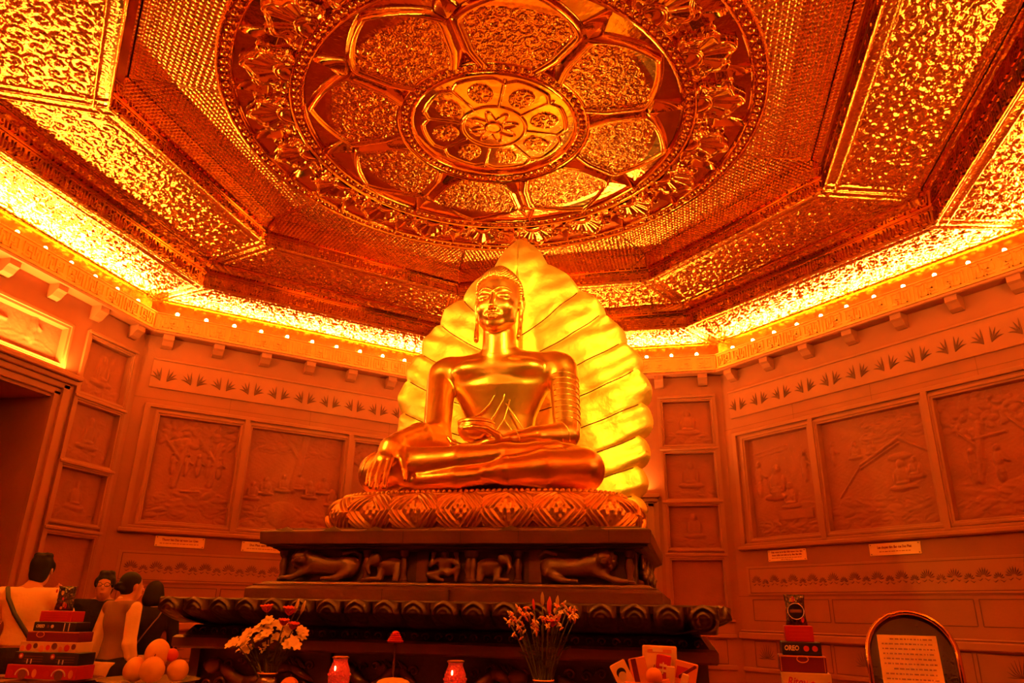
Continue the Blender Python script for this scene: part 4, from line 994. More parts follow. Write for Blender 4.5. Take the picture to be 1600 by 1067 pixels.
# ------------------------------------------------------------------ paints for the small things
def pm_(n, c, r=.5, **k): M[n] = mat(n, c, r, **k)
pm_('cream_card', (.85, .55, .30), .55); pm_('red_card', (.55, .02, .012), .4); pm_('maroon_card', (.16, .012, .010), .35); pm_('black_card', (.018, .012, .014), .35)
pm_('ink_red', (.25, .01, .008), .6); pm_('print_white', (.85, .65, .5), .5); pm_('print_red', (.6, .03, .02), .5); pm_('print_orange', (.8, .25, .05), .5); pm_('print_brown', (.18, .05, .02), .5)
pm_('plaque_plate', (.80, .42, .17), .45); pm_('table_wood', (.10, .025, .014), .25); pm_('wrap', (.10, .03, .03), .12, var=.9, vscale=60, spec=.9, bump=1.0, bscale=60, bdist=.02)
pm_('fruit_skin', (.88, .45, .10), .45, var=.25, vscale=9, bump=.2, bscale=70, bdist=.002); pm_('red_fruit', (.75, .06, .03), .35); pm_('orange_fruit', (.85, .27, .03), .4)
pm_('plate_green', (.35, .28, .10), .2, spec=.8); pm_('petal_white', (1, .85, .58), .6); pm_('petal_red', (.65, .06, .03), .5); pm_('bud_pale', (.45, .30, .10), .5); pm_('stem_green', (.07, .06, .012), .5); pm_('leaf_green', (.04, .035, .01), .5)
pm_('vase_dark', (.12, .04, .03), .12, spec=.9); pm_('red_glass', (.75, .02, .015), .08, spec=.9, emit=(1, .05, .01), estr=.18, bump=.8, bscale=90, bdist=.01); pm_('wax', (.9, .25, .1), .4, emit=(1, .12, .02), estr=.3)
pm_('flame', (1, .7, .3), .5, emit=(1, .5, .15), estr=14)
pm_('skin', (.62, .28, .16), .55); pm_('hair', (.008, .005, .005), .7, spec=.15); pm_('shirt_white', (.95, .72, .45), .8, bump=.5, bscale=12, bdist=.02); pm_('cloth_black', (.012, .008, .009), .9, spec=.1, bump=.4, bscale=14, bdist=.02); pm_('vest_brown', (.20, .09, .055), .85); pm_('shoe', (.03, .02, .02), .5)
pm_('strap', (.015, .01, .01), .6); pm_('glass_dark', (.03, .02, .015), .04, spec=1.0, bump=.25, bscale=22, bdist=.006)
pm_('paper', (.80, .55, .33), .6); pm_('cake', (.85, .48, .20), .6, bump=.6, bscale=60, bdist=.006)

def text_mesh(body, size, m, parent, loc, rot=(PI / 2, 0, 0), ext=.0006, name='lettering', bold=0.0, align='CENTER', shear=0, width=None):
    body = ''.join(ch if ord(ch) < 0x180 else unicodedata.normalize('NFD', ch)[0] for ch in body)
    c = bpy.data.curves.new('t', 'FONT'); c.body = body; c.size = size; c.extrude = ext; c.offset = bold; c.align_x = align; c.shear = shear; c.resolution_u = 2
    o = bpy.data.objects.new('t', c); COL.objects.link(o); bpy.context.view_layer.update()
    me = bpy.data.meshes.new_from_object(o.evaluated_get(bpy.context.evaluated_depsgraph_get())); bpy.data.objects.remove(o)
    if width:
        xs = [v.co.x for v in me.vertices]; k = width / max(1e-6, max(xs) - min(xs)); me.transform(Matrix.Scale(k, 4, (1, 0, 0)))
    me.materials.clear(); me.materials.append(m)
    t = link(name, me, None, parent, loc=loc); t.rotation_euler = rot; return t
# ------------------------------------------------------------------ plaques below the reliefs
def plaque(s, u, wd, h, z, lines, label):
    t = thing('wall_plaque', label, 'plaque', place(s, u, AW, z), math.radians(SIDES[s] - 90), 'plaques under the stone reliefs')
    b = MB(); b.box(-wd / 2, wd / 2, -.012, 0, -h / 2, h / 2, .003); b.build('plate', M['plaque_plate'], t)
    b = MB()
    for sx in (-1, 1):
        for sz in (-1, 1): b = MB(); b.lathe([(.006, 0), (.006, .003), (.003, .005)], n=8); o = b.build('screw', M['print_brown'], t); o.location = (sx * (wd / 2 - .018), -.012, sz * (h / 2 - .014)); o.rotation_euler = (PI / 2, 0, 0)
    for tx, sz, zz, bo, wdt in lines:
        if bo: text_mesh(tx, sz, M['ink_red'], t, (0, -.0128, zz), bold=bo, width=wdt)
        else:      # the small second line is too fine to read in the photo: a row of word-length strokes
            b = MB(); x = -wdt / 2; q = 0
            while x < wdt / 2 - .01:
                L = (.026, .017, .034, .021, .040)[q % 5]; b.box(x, min(x + L, wdt / 2), -.0132, -.0122, zz, zz + .006); x += L + .008; q += 1
            b.build('fine_print', M['ink_red'], t)
plaque('S2', -1.205, .52, .115, 2.07, [('Thượng bảo Dạo tại vườn Lộc Uyển', .034, .008, .0012, .38), ('The first sermon taught in the Deer Park of Benares', .020, -.024, 0, .42)], 'cream plaque with one bold line under the leftmost relief of the back left wall')
plaque('S2', -.27, .52, .115, 2.065, [('Dức Phật cảm hoá vua cha', .034, .008, .0012, .34), ('The Buddha returns and converts his royal father', .020, -.024, 0, .40)], 'cream plaque half hidden by the dark pedestal cornice')
plaque('S4', -1.198, .52, .125, 2.065, [('Thân vương từ bi đặt chân xuống trần gian', .027, .028, .0010, .43), ('chứng nhân mới sinh sự kỳ diệu đầu tiên', .027, -.004, .0010, .41), ('The prince set foot on earth and witnessed', .018, -.030, 0, .42), ('the first wonder', .018, -.050, 0, .16)], 'small cream plaque with two bold lines near the back right corner')
plaque('S4', .097, .54, .118, 2.065, [('Lần chuyển tâm đạo của Dức Phật', .034, .008, .0012, .36), ('The first enlightenment of the Buddha', .021, -.026, 0, .33)], 'cream plaque with screws above the arched gold notice board')

# ------------------------------------------------------------------ offering table
tb = thing('offering_table', 'long dark lacquered offering table in front of the carved stone base', 'table', (0, 0, 0))
b = MB(); b.box(-2.15, 2.75, -2.30, -1.50, 1.015, 1.06, .008); b.build('tabletop', M['table_wood'], tb)
b = MB(); b.box(-2.08, 2.68, -2.24, -2.22, .90, 1.015, .003); b.build('apron', M['table_wood'], tb)
for x in (-2.05, .3, 2.65):
    for y in (-2.22, -1.58): b = MB(); b.box(x - .04, x + .04, y - .04, y + .04, 0, 1.015, .006); b.build('leg', M['table_wood'], tb)
TZ = 1.061
def carton(name, label, cx, cy, z, w_, d, h, m, rz=0, group=None, cat='box'):
    t = thing(name, label, cat, (cx, cy, z), rz, group); b = MB(); b.box(-w_ / 2, w_ / 2, -d / 2, d / 2, 0, h, .002); b.build('carton', M[m], t); return t
def disc_at(t, x, z, r, y, m, name='printed_spot', ry=None, n=20, th=.0008):
    b = MB(); b.lathe([(r, 0), (r, th)], n=n, sy=(ry or r) / r); o = b.build(name, M[m], t); o.location = (x, y, z); o.rotation_euler = (PI / 2, 0, 0); return o
def rect_at(t, x0, x1, z0, z1, y, m, name='printed_panel'):
    b = MB(); b.box(x0, x1, y - .0008, y, z0, z1); return b.build(name, M[m], t)
# left stack
LX, LY, LR = -1.60, -1.77, math.radians(8)
b = MB(); b.lathe([(.06, 0), (.06, .004), (.20, .006), (.235, .016), (.238, .019), (.20, .012), (.02, .010)], n=40)
o = b.build('serving_tray', M['vase_dark'], None, loc=(LX, LY, TZ)); auto_smooth(o, 40); tag(o, 'round dark tray under the left stack of snack boxes', 'tray')
z = TZ + .0195; G = 'snack boxes in the left stack'
def st_box(label, w_, d, h, m, dx=0, dr=0, y_off=0):
    global z
    t = carton('snack_box', label, LX + dx, LY, z, w_, d, h, m, LR * .45 + dr, G); z += h + .0006; return t, -d / 2
t, y = st_box('wide red box with round cake pictures, lowest of the left stack', .365, .12, .060, 'red_card')
for sx in (-.095, .095):
    b = MB(); b.tube([(sx + .035 * math.cos(a), y - .001, .014 + .028 * math.sin(a)) for a in np.linspace(0, PI, 12)], .003, 5); b.build('printed_arch', M['print_white'], t)
    disc_at(t, sx, .018, .022, y - .0005, 'print_brown'); disc_at(t, sx - .065, .022, .014, y - .0005, 'print_red'); disc_at(t, sx + .062, .024, .012, y - .0005, 'print_orange', ry=.018)
t, y = st_box('wide dark box with two round red logos in the left stack', .335, .115, .054, 'black_card', .008, .01)
for sx in (-.13, .035):
    disc_at(t, sx, .036, .012, y - .0005, 'print_red'); disc_at(t, sx, .036, .006, y - .0015, 'print_white')
    for q in range(3): rect_at(t, sx + .02, sx + .115, .012 + q * .011, .015 + q * .011, y - .0005, 'print_brown')
    rect_at(t, sx + .035, sx + .041, .004, .024, y - .001, 'print_white'); rect_at(t, sx + .055, sx + .061, .004, .024, y - .001, 'print_white')
t, y = st_box('flat cream box printed with food pictures in the left stack', .30, .11, .044, 'cream_card', .006, -.02)
for q in range(9): disc_at(t, -.135 + q * .034, .014 + (q % 3) * .006, .012 + .003 * (q % 2), y - .0005 - .0003 * (q % 2), ('print_orange', 'print_red', 'print_brown')[q % 3])
t, y = st_box('maroon box with a small oval seal in the left stack', .270, .10, .045, 'maroon_card', .014, .01)
b = MB(); b.tube([(-.066 + .020 * math.cos(a), y - .0008, .031 + .012 * math.sin(a)) for a in np.linspace(0, 2 * PI, 18)], .0016, 5); b.build('oval_seal', M['print_orange'], t); rect_at(t, -.135, .135, .041, .044, y - .0004, 'print_orange', 'gold_edge')
t, y = st_box('black cookie box with white lettering in the left stack', .225, .095, .042, 'black_card', .012, -.01)
text_mesh('OREO', .020, M['print_white'], t, (-.078, y - .0005, .016), bold=.0008, width=.045, shear=.2); disc_at(t, -.035, .022, .007, y - .0005, 'print_brown'); disc_at(t, -.012, .022, .008, y - .0005, 'print_white')
for q in (.050, .075): rect_at(t, q, q + .005, .002, .038, y - .0005, 'print_white')
t, y = st_box('small bright red carton near the top of the left stack', .165, .09, .048, 'red_card', .002, .02)
for q in range(3): rect_at(t, -.06, .06, .010 + q * .011, .014 + q * .011, y - .0005, 'print_red')
def candy_bag(label, x, y, z, h, w_, rz, badge):
    t = thing('candy_bag', label, 'bag', (x, y, z), rz)
    n, m_ = 13, 15; V = []
    for sd in (1, -1):
        for i in range(n):
            for j in range(m_):
                u = -1 + 2 * i / (n - 1); v = j / (m_ - 1); th = .024 * math.sqrt(max(0, 1 - u * u)) * math.sin(PI * min(1, v * 1.0)) ** .5 * (1 - .5 * v) + .0015
                V.append((u * w_ / 2 * (1 - .12 * math.sin(PI * v)), -sd * (th + .003 * math.sin(u * 19 + v * 13)), v * h))
    k = n * m_; F = []
    for i in range(n - 1):
        for j in range(m_ - 1):
            a = i * m_ + j; F += [(a, a + m_, a + m_ + 1, a + 1), (k + a, k + a + 1, k + a + m_ + 1, k + a + m_)]
    for j in range(m_ - 1):
        F += [(j, j + 1, k + j + 1, k + j), ((n - 1) * m_ + j, k + (n - 1) * m_ + j, k + (n - 1) * m_ + j + 1, (n - 1) * m_ + j + 1)]
    for i in range(n - 1): F += [(i * m_, k + i * m_, k + (i + 1) * m_, (i + 1) * m_), (i * m_ + m_ - 1, (i + 1) * m_ + m_ - 1, k + (i + 1) * m_ + m_ - 1, k + i * m_ + m_ - 1)]
    b = MB(); b.add(V, F); auto_smooth(b.build('wrapper', M['wrap'], t), 60)
    r_ = np.random.default_rng(int(x * 100) % 97)
    for q in range(9):
        disc_at(t, r_.uniform(-.35, .35) * w_, r_.uniform(.1, .9) * h, r_.uniform(.004, .008), -.0275, ('print_red', 'print_white', 'leaf_green', 'print_orange')[q % 4], 'sweet', ry=r_.uniform(.004, .012), n=10)
    if badge:
        disc_at(t, .002, h * .45, .028, -.029, 'black_card', 'badge'); b = MB(); b.tube([(.002 + .029 * math.cos(a), -.030, h * .45 + .029 * math.sin(a)) for a in np.linspace(0, 2 * PI, 24)], .0015, 5); b.build('badge_rim', M['print_white'], t)
        rect_at(t, -.02, .024, h * .45 - .005, h * .45 + .006, -.030, 'print_brown', 'badge_band')
    return t
candy_bag('shiny dark bag of wrapped sweets on top of the left box stack', LX - .0, LY, z + .001, .112, .10, LR * .5, False)
# right stack
RX, RY = 1.765, -1.77; z = TZ; G = 'snack boxes in the right stack'; LX_, LX, LY, LR = LX, RX, RY, math.radians(-8)
t, y = st_box('cream biscuit box with red script, lowest of the right stack', .168, .15, .160, 'cream_card', .002)
text_mesh('Ritou', .042, M['print_red'], t, (-.036, y - .0005, .116), shear=.35, bold=.0008, width=.072)
for q in range(5): disc_at(t, .002 + q * .018, .108 + .008 * math.sin(q * 2.1), .013, y - .0006 - .0002 * q, ('print_orange', 'print_red')[q % 2], 'printed_biscuit', ry=.018, n=8)
t, y = st_box('maroon box with oval gold seal in the right stack', .163, .14, .058, 'maroon_card', -.006)
b = MB(); b.tube([(0 + .020 * math.cos(a), y - .0008, .046 + .012 * math.sin(a)) for a in np.linspace(0, 2 * PI, 18)], .0018, 5); b.build('oval_seal', M['print_orange'], t); rect_at(t, -.0815, .0815, .053, .058, y - .0004, 'print_orange', 'gold_edge'); rect_at(t, -.078, -.076, .003, .052, y - .0004, 'print_orange', 'gold_edge'); rect_at(t, .074, .076, .003, .052, y - .0004, 'print_orange', 'gold_edge')
t, y = st_box('black cookie box with white lettering and red dots in the right stack', .138, .13, .046, 'black_card', -.004)
text_mesh('OREO', .024, M['print_white'], t, (-.036, y - .0005, .017), bold=.0010, width=.052, shear=.15); disc_at(t, .016, .024, .010, y - .0005, 'print_red'); disc_at(t, .046, .024, .010, y - .0005, 'print_red')
t, y = st_box('small bright red carton near the top of the right stack', .100, .10, .056, 'red_card', -.006)
for q in range(3): rect_at(t, -.036, .036, .012 + q * .013, .017 + q * .013, y - .0005, 'print_red')
candy_bag('shiny dark sweets bag with round badge atop the right box stack', RX - .008, RY, z + .001, .112, .078, LR, True)

# ------------------------------------------------------------------ fruit plate
FX, FY = -.975, -1.88
t = thing('fruit_plate', 'shallow pale green plate with flared rim under the pile of round fruit', 'plate', (FX, FY, TZ + .006))
b = MB(); b.lathe([(.06, -.006), (.065, .006), (.05, .010), (.10, .016), (.205, .036), (.212, .040), (.205, .042), (.12, .024), (.02, .018)], n=44); auto_smooth(b.build('dish', M['plate_green'], t), 60)
def fruit(label, x, y, z, r, m='fruit_skin', pear=.0, cat='fruit', group=None, nm='round_fruit', tilt=(0, 0)):
    t = thing(nm, label, cat, (x, y, z), 0, group); b = MB(); prof = []
    for i in range(15):
        p = PI * i / 14; q = r * (1 + pear * .25 * math.cos(p) - .05 * math.exp(-(p * 3) ** 2)); prof.append((max(.001, q * math.sin(p) * (1 - pear * .12 * (1 - math.cos(p)))), -r * math.cos(p) * (1 + .06 * pear)))
    b.lathe(prof, (0, 0, r), 24); o = b.build('flesh', M[m], t, smooth=True); o.rotation_euler = (tilt[0], tilt[1], 0)
    b = MB(); b.tube([(0, 0, 2 * r - .004), (.004, 0, 2 * r + .010)], [.003, .002], 6); b.build('stalk', M['print_brown'], t); return t
FG = 'round fruit on the green plate'; fz = TZ + .034
fruit('yellow round fruit at the left foot of the fruit pile', FX - .075, FY - .01, fz, .050, group=FG, pear=.4)
fruit('large yellow fruit in the front middle of the pile', FX + .032, FY - .035, fz, .053, group=FG, pear=.2)
fruit('yellow fruit at the right back of the pile', FX + .095, FY + .055, fz, .046, group=FG)
fruit('largest yellow fruit balanced on top of the pile', FX - .004, FY + .03, fz + .062, .056, group=FG, pear=.3)
fruit('small red fruit tucked beside the topmost yellow fruit', FX + .052, FY + .055, fz + .080, .028, 'red_fruit', group=FG)
fruit('single small orange fruit on the table by the left flower vase', -.288, -1.90, TZ, .040, 'orange_fruit', nm='tangerine')

# ------------------------------------------------------------------ flowers
def vase(label, x, y, h, r, m='vase_dark'):
    t = thing('flower_vase', label, 'vase', (x, y, TZ)); b = MB()
    b.lathe([(r * .6, 0), (r * .7, .004), (r * .75, h * .1), (r * 1.0, h * .4), (r * .85, h * .7), (r * .62, h * .85), (r * .8, h), (r * .74, h), (r * .55, h * .84), (r * .7, h * .5), (.01, .02)], n=24)
    auto_smooth(b.build('vessel', M[m], t), 60); b = MB(); b.tube([(r * .82 * math.cos(a), r * .82 * math.sin(a), h) for a in np.linspace(0, 2 * PI, 20)], .003, 6); b.build('rim', M['gold'], t); return t
def blossom(mb, c, d, s, n=6, opening=.9):
    d = Vector(d).normalized(); a = d.orthogonal().normalized(); b_ = d.cross(a)
    for k in range(n):
        an = 2 * PI * k / n + .3; e = a * math.cos(an) + b_ * math.sin(an); f = d.cross(e); V = []
        for i in range(5):
            t = i / 4; wv = s * .40 * math.sin(PI * (t * .78 + .12)); p = Vector(c) + d * (s * (.15 + .75 * t - .45 * t * t * opening)) + e * (s * (.06 + .85 * t * t * opening + .12 * t)); V += [p - f * wv + d * .003 * 0, p + d * (-s * .06), p + f * wv]
        mb.add(V, [(i * 3 + j, i * 3 + j + 1, i * 3 + j + 4, i * 3 + j + 3) for i in range(4) for j in range(2)])
def stalk(label, group, x, y, z0, tip, kind, s, nm):
    t = thing(nm, label, 'flower', (x, y, z0), 0, group); tip = Vector(tip) - Vector((x, y, z0)); mid = Vector((tip.x * .3, tip.y * .3, tip.z * .55))
    pts = [Vector((0, 0, 0)) * (1 - q) ** 2 + mid * 2 * q * (1 - q) + tip * q * q for q in np.linspace(0, 1, 8)]
    b = MB(); b.tube(pts, [.0032] * 6 + [.0026, .002], 6); b.build('stem', M['stem_green'], t, smooth=True)
    d = (pts[-1] - pts[-2]).normalized()
    if kind == 'white':
        for q in range(3):
            b = MB(); off = Vector((random.uniform(-1, 1), random.uniform(-1, .3), random.uniform(-.8, .8))) * s * .75 * (q > 0); dd = (d + Vector((random.uniform(-.8, .8), -.9, random.uniform(-.2, .6)))).normalized(); blossom(b, tip + off, dd, s); b.ball(tip + off + dd * s * .15, s * .12, 6, 4); b.build('blossom', M['petal_white'], t, smooth=True)
    elif kind == 'freesia':
        for q in range(5):
            b = MB(); o_ = Vector((random.uniform(-.6, .6), random.uniform(-.5, .2), q * .45 - .9)) * s; dd = Vector((random.uniform(-.9, .9), -.3, random.uniform(.4, 1))).normalized()
            b.tube([tip + o_, tip + o_ + dd * s * .5, tip + o_ + dd * s * .9], [.0015, s * .20, s * .08], 6); 
            if q % 2: blossom(b, tip + o_ + dd * s * .5, dd, s * .55, 5)
            b.build('blossom', M['petal_white'] if q % 3 else M['print_orange'], t, smooth=True)
    elif kind == 'lily':
        b = MB(); blossom(b, tip, (d.x * .3, -.15, 1), s, 6, .45); b.build('blossom', M['petal_red'], t, smooth=True)
    else:
        b = MB(); e = Vector((d.x * .6, 0, 1)).normalized(); b.tube([tip, tip + e * s * .3, tip + e * s * .7, tip + e * s], [.003, s * .14, s * .13, .002], 8); b.build('bud', M['bud_pale'] if kind == 'bud' else M['petal_red'], t, smooth=True)
    for q in (.45, .7):
        b = MB(); i = int(q * 7); p = pts[i]; e = Vector((random.choice((-1, 1)) * .8, random.uniform(-.5, .2), random.uniform(.1, .6))); f = e.cross(Vector((0, 1, 0))).normalized() * .006
        b.add([p, p + e * .025 - f, p + e * .025 + f, p + e * .055], [(0, 1, 3, 2)]); b.build('leaf', M['leaf_green'], t)
    return t
VX, VY = -.435, -1.83
vase('dark vase holding the left bouquet of white blossoms and red lilies', VX, VY, .085, .050)
for px_, pz_ in ((-.155, 1.262), (-.12, 1.235), (-.105, 1.300), (-.075, 1.262), (-.055, 1.325), (-.03, 1.275), (-.005, 1.345), (.02, 1.305), (.045, 1.335), (.045, 1.27), (.085, 1.30), (.13, 1.275), (.155, 1.305), (-.01, 1.245)):
    stalk('white star blossoms in the left vase', 'white flower stems in the left vase', VX + px_ * .12, VY + random.uniform(-.01, .01), TZ + .03, (VX + px_ * 1.0 - .015, VY + random.uniform(-.06, .03), pz_), 'white', .028, 'white_flower')
stalk('open red lily standing highest at the left of the left bouquet', 'red lilies in the left vase', VX - .01, VY, TZ + .03, (-.475, VY, 1.385), 'lily', .055, 'red_lily')
stalk('half open pink lily upright above the middle of the left bouquet', 'red lilies in the left vase', VX, VY, TZ + .03, (-.365, VY, 1.375), 'lily', .060, 'red_lily')
stalk('drooping red lily low on the right of the left bouquet', 'red lilies in the left vase', VX + .01, VY, TZ + .03, (-.325, VY - .03, 1.318), 'lily', .05, 'red_lily')
stalk('red lily facing forward right of centre in the left bouquet', 'red lilies in the left vase', VX + .01, VY, TZ + .03, (-.36, VY - .05, 1.335), 'lily', .045, 'red_lily')
stalk('pale closed lily bud beside the pink lily in the left bouquet', 'lily buds in the left vase', VX + .005, VY + .01, TZ + .03, (-.345, VY + .01, 1.39), 'bud', .06, 'lily_bud')
stalk('pale closed lily bud farthest right above the left bouquet', 'lily buds in the left vase', VX + .01, VY + .015, TZ + .03, (-.318, VY + .015, 1.385), 'bud', .06, 'lily_bud')
WX, WY = .775, -1.83
vase('tall dark vase holding the right bouquet of slender blossoms', WX, WY, .10, .050)
for px_, pz_ in ((-.145, 1.375), (-.125, 1.40), (-.11, 1.355), (-.085, 1.38), (-.06, 1.40), (-.045, 1.375), (-.03, 1.345), (0, 1.365), (.045, 1.385), (.065, 1.41), (.09, 1.42), (.115, 1.40), (.135, 1.395), (.03, 1.36), (-.095, 1.33), (.07, 1.37)):
    stalk('slender pale blossoms in the right vase', 'slender flower stems in the right vase', WX + px_ * .12, WY + random.uniform(-.01, .01), TZ + .03, (WX + px_, WY + random.uniform(-.05, .03), pz_), 'freesia', .026, 'slender_flower')
stalk('long closed red bud standing in the middle of the right bouquet', 'red buds in the right vase', WX, WY, TZ + .03, (.796, WY, 1.405), 'redbud', .070, 'red_bud')
stalk('short red bud at the left of the right bouquet', 'red buds in the right vase', WX, WY, TZ + .03, (.735, WY, 1.42), 'redbud', .045, 'red_bud')
stalk('open red lily low in the right bouquet', 'red buds in the right vase', WX + .01, WY, TZ + .03, (.815, WY - .03, 1.355), 'lily', .045, 'red_lily')
stalk('pale bud leaning left atop the right bouquet', 'pale buds in the right vase', WX, WY, TZ + .03, (.768, WY + .01, 1.438), 'bud', .055, 'lily_bud')
stalk('pale upright bud on the right top of the right bouquet', 'pale buds in the right vase', WX + .01, WY, TZ + .03, (.826, WY + .01, 1.425), 'bud', .055, 'lily_bud')

# ------------------------------------------------------------------ candle jars, cake, dome stand
def candle(label, x, y):
    t = thing('candle_jar', label, 'candle', (x, y, TZ), 0, 'red glass candle jars')
    b = MB(); b.lathe([(.026, 0), (.034, .004), (.043, .04), (.046, .075), (.044, .105), (.034, .130), (.030, .140), (.031, .150), (.028, .150), (.027, .140), (.04, .10), (.04, .01), (.01, .006)], n=26); auto_smooth(b.build('jar', M['red_glass'], t), 60)
    b = MB(); b.lathe([(.030, .150), (.036, .152), (.036, .157), (.030, .159), (.026, .156), (.026, .150)], n=26); b.build('rim', M['gold'], t)
    for q in range(12):
        a = 2 * PI * q / 12; b = MB(); b.ball((.0445 * math.cos(a), .0445 * math.sin(a), .088), .006, 6, 4); b.build('glass_boss', M['red_glass'], t, smooth=True)
    b = MB(); b.ball((0, -.046, .115), .006, 8, 6, (.6, .5, 1.6)); b.build('flame_glow', M['flame'], t, smooth=True)
candle('red glass candle jar standing left of the pale cake', -.115, -1.80); candle('red glass candle jar standing right of the pale cake', .400, -1.80)
t = thing('round_cake', 'pale domed cake at the front middle of the table', 'cake', (.170, -1.90, TZ)); b = MB()
b.lathe([(.070, 0), (.080, .012), (.082, .04), (.074, .066), (.060, .082), (.035, .091), (.012, .090), (.004, .086)], n=36); b.build('crumb', M['cake'], t, smooth=True)
b = MB(); b.lathe([(.09, -.0), (.095, .003), (.09, .004)], n=30); b.build('paper_liner', M['paper'], t)
t = thing('domed_stand', 'little red ribbed dome on a thin dark pole behind the cake', 'stand', (.058, -1.62, TZ)); b = MB()
b.lathe([(.035, 0), (.036, .006), (.012, .014), (.006, .02), (.005, .195), (.009, .200), (.005, .206), (.005, .215)], n=16); auto_smooth(b.build('pole', M['vase_dark'], t), 50); b = MB(); pr = [(.034, .213)]
for q in range(5): pr += [(.036 - q * .0052, .216 + q * .0085), (.038 - q * .0052, .220 + q * .0085), (.034 - q * .0052, .223 + q * .0085)]
pr.append((.003, .262)); b.lathe(pr, n=24); b.build('ribbed_dome', M['red_card'], t)

# ------------------------------------------------------------------ gift basket of snacks
BX, BY = 1.235, -1.90
t = thing('snack_basket', 'red tray basket with gold rim holding packets and fruit', 'basket', (BX, BY, TZ)); b = MB()
b.add([(-.10, -.06, 0), (.10, -.06, 0), (.10, .06, 0), (-.10, .06, 0), (-.125, -.08, .112), (.125, -.08, .112), (.125, .08, .112), (-.125, .08, .112), (-.118, -.073, .112), (.118, -.073, .112), (.118, .073, .112), (-.118, .073, .112), (-.095, -.055, .012), (.095, -.055, .012), (.095, .055, .012), (-.095, .055, .012)],
      [(3, 2, 1, 0), (0, 1, 5, 4), (1, 2, 6, 5), (2, 3, 7, 6), (3, 0, 4, 7), (4, 5, 9, 8), (5, 6, 10, 9), (6, 7, 11, 10), (7, 4, 8, 11), (8, 9, 13, 12), (9, 10, 14, 13), (10, 11, 15, 14), (11, 8, 12, 15), (12, 13, 14, 15)]); b.build('tray', M['red_card'], t)
b = MB(); b.tube([(-.125, -.08, .114), (.125, -.08, .114)], .005, 6); b.tube([(.125, -.08, .114), (.125, .08, .114), (-.125, .08, .114), (-.125, -.08, .114)], .004, 6); b.build('rim', M['print_orange'], t)
PK = 'packets standing in the snack basket'
def packet(label, x, y, z, w_, h, tilt, lean, m, deco, th=.010):
    t = thing('snack_packet', label, 'packet', (BX + x, BY + y, TZ + z), 0, PK); t.rotation_euler = (lean, tilt, 0)
    b = MB(); b.box(-w_ / 2, w_ / 2, -th / 2, th / 2, 0, h, min(.004, th * .4)); b.build('wrapper', M[m], t)
    for d in deco:
        if d[0] == 'r': rect_at(t, d[1] * w_, d[2] * w_, d[3] * h, d[4] * h, -th / 2 - .0002 - .0004 * (d[5] == 'print_white'), d[5])
        elif d[0] == 'd': disc_at(t, d[1] * w_, d[2] * h, d[3], -th / 2 - .0004 - d[5], d[4])
        else: text_mesh(d[1], d[2], M[d[3]], t, (0, -th / 2 - .001, d[4] * h), width=w_ * .6)
    return t
packet('wide cream packet with rounded top standing at the back of the basket', -.005, .045, .05, .130, .190, .02, -.05, 'cream_card', [('r', -.35, .35, .86, .93, 'print_orange'), ('r', -.2, .1, .88, .96, 'print_white')], .014)
packet('red packet with white characters at the back centre of the basket', -.005, .022, .06, .055, .150, .14, -.05, 'red_card', [('r', -.32, .32, .60, .66, 'print_white'), ('r', -.25, .25, .72, .78, 'print_white'), ('r', -.04, .04, .55, .82, 'print_white'), ('r', -.4, .4, .1, .45, 'print_orange')])
packet('orange packet with a dark stripe leaning left in the basket', -.060, .010, .05, .065, .150, -.20, -.05, 'print_orange', [('r', -.35, -.05, .2, .98, 'maroon_card')])
packet('tilted cream packet printed with a dark haired face at the basket left', -.100, -.035, .06, .062, .135, -.48, -.10, 'cream_card', [('d', 0, .70, .018, 'black_card', 0), ('d', 0, .62, .015, 'print_white', .0006), ('r', -.30, .30, .12, .48, 'print_white'), ('r', -.45, -.25, .02, .30, 'print_red')])
packet('orange packet leaning right at the back of the basket', .070, .015, .05, .085, .140, .22, -.04, 'print_orange', [('r', -.40, .1, .55, .85, 'print_red'), ('r', -.1, .40, .15, .40, 'print_orange')])
packet('clear whitish sachet standing right of the red packet', .032, -.012, .06, .032, .112, .06, -.06, 'paper', [('r', -.4, .4, .1, .5, 'print_white')])
packet('small white crumpled sachet leaning at the basket right', .068, -.045, .065, .026, .088, .30, -.10, 'print_white', [('r', -.3, .3, .35, .55, 'print_brown')])
packet('thin dark chocolate bar lying across the basket right', .068, -.030, .135, .016, .075, 1.05, -.05, 'maroon_card', [('r', .2, .5, .02, .98, 'print_orange')])
packet('orange sweet wrapper at the front middle of the basket', .022, -.060, .085, .045, .045, -.25, -.25, 'print_orange', [('r', -.3, .3, .4, .7, 'orange_fruit')])
fruit('round orange fruit at the front of the snack basket', BX - .022, BY - .052, TZ + .106, .031, 'orange_fruit', nm='tangerine')

# ------------------------------------------------------------------ arched notice board
NX, NY = 2.045, -2.20
t = thing('notice_board', 'arched gold framed notice board with a text sheet behind glass, right of the box stack', 'notice board', (NX, NY, TZ + .007), math.radians(-10))
def arch(r, zb, zc, n=28): return [(-r * .98, zb)] + [(-r * math.cos(a), zc + r * 1.0 * math.sin(a)) for a in np.linspace(0, PI, n)] + [(r * .98, zb)]
out, inn = arch(.140, .0, .235), arch(.124, .0, .235); n = len(out); V = []
for P_, y in ((out, -.010), (inn, -.014), (inn, .012), (out, .012)): V += [(x, y, z_) for x, z_ in P_]
b = MB(); b.add(V, [(i + j * n, i + 1 + j * n, i + 1 + ((j + 1) % 4) * n, i + ((j + 1) % 4) * n) for i in range(n - 1) for j in range(4)]); auto_smooth(b.build('gold_frame', M['gold_medal'], t), 40)
b = MB(); b.tube([(x, -.014, z_) for x, z_ in arch(.132, .0, .235)], .0085, 8); b.build('frame_bead', M['gold_medal'], t, smooth=True)
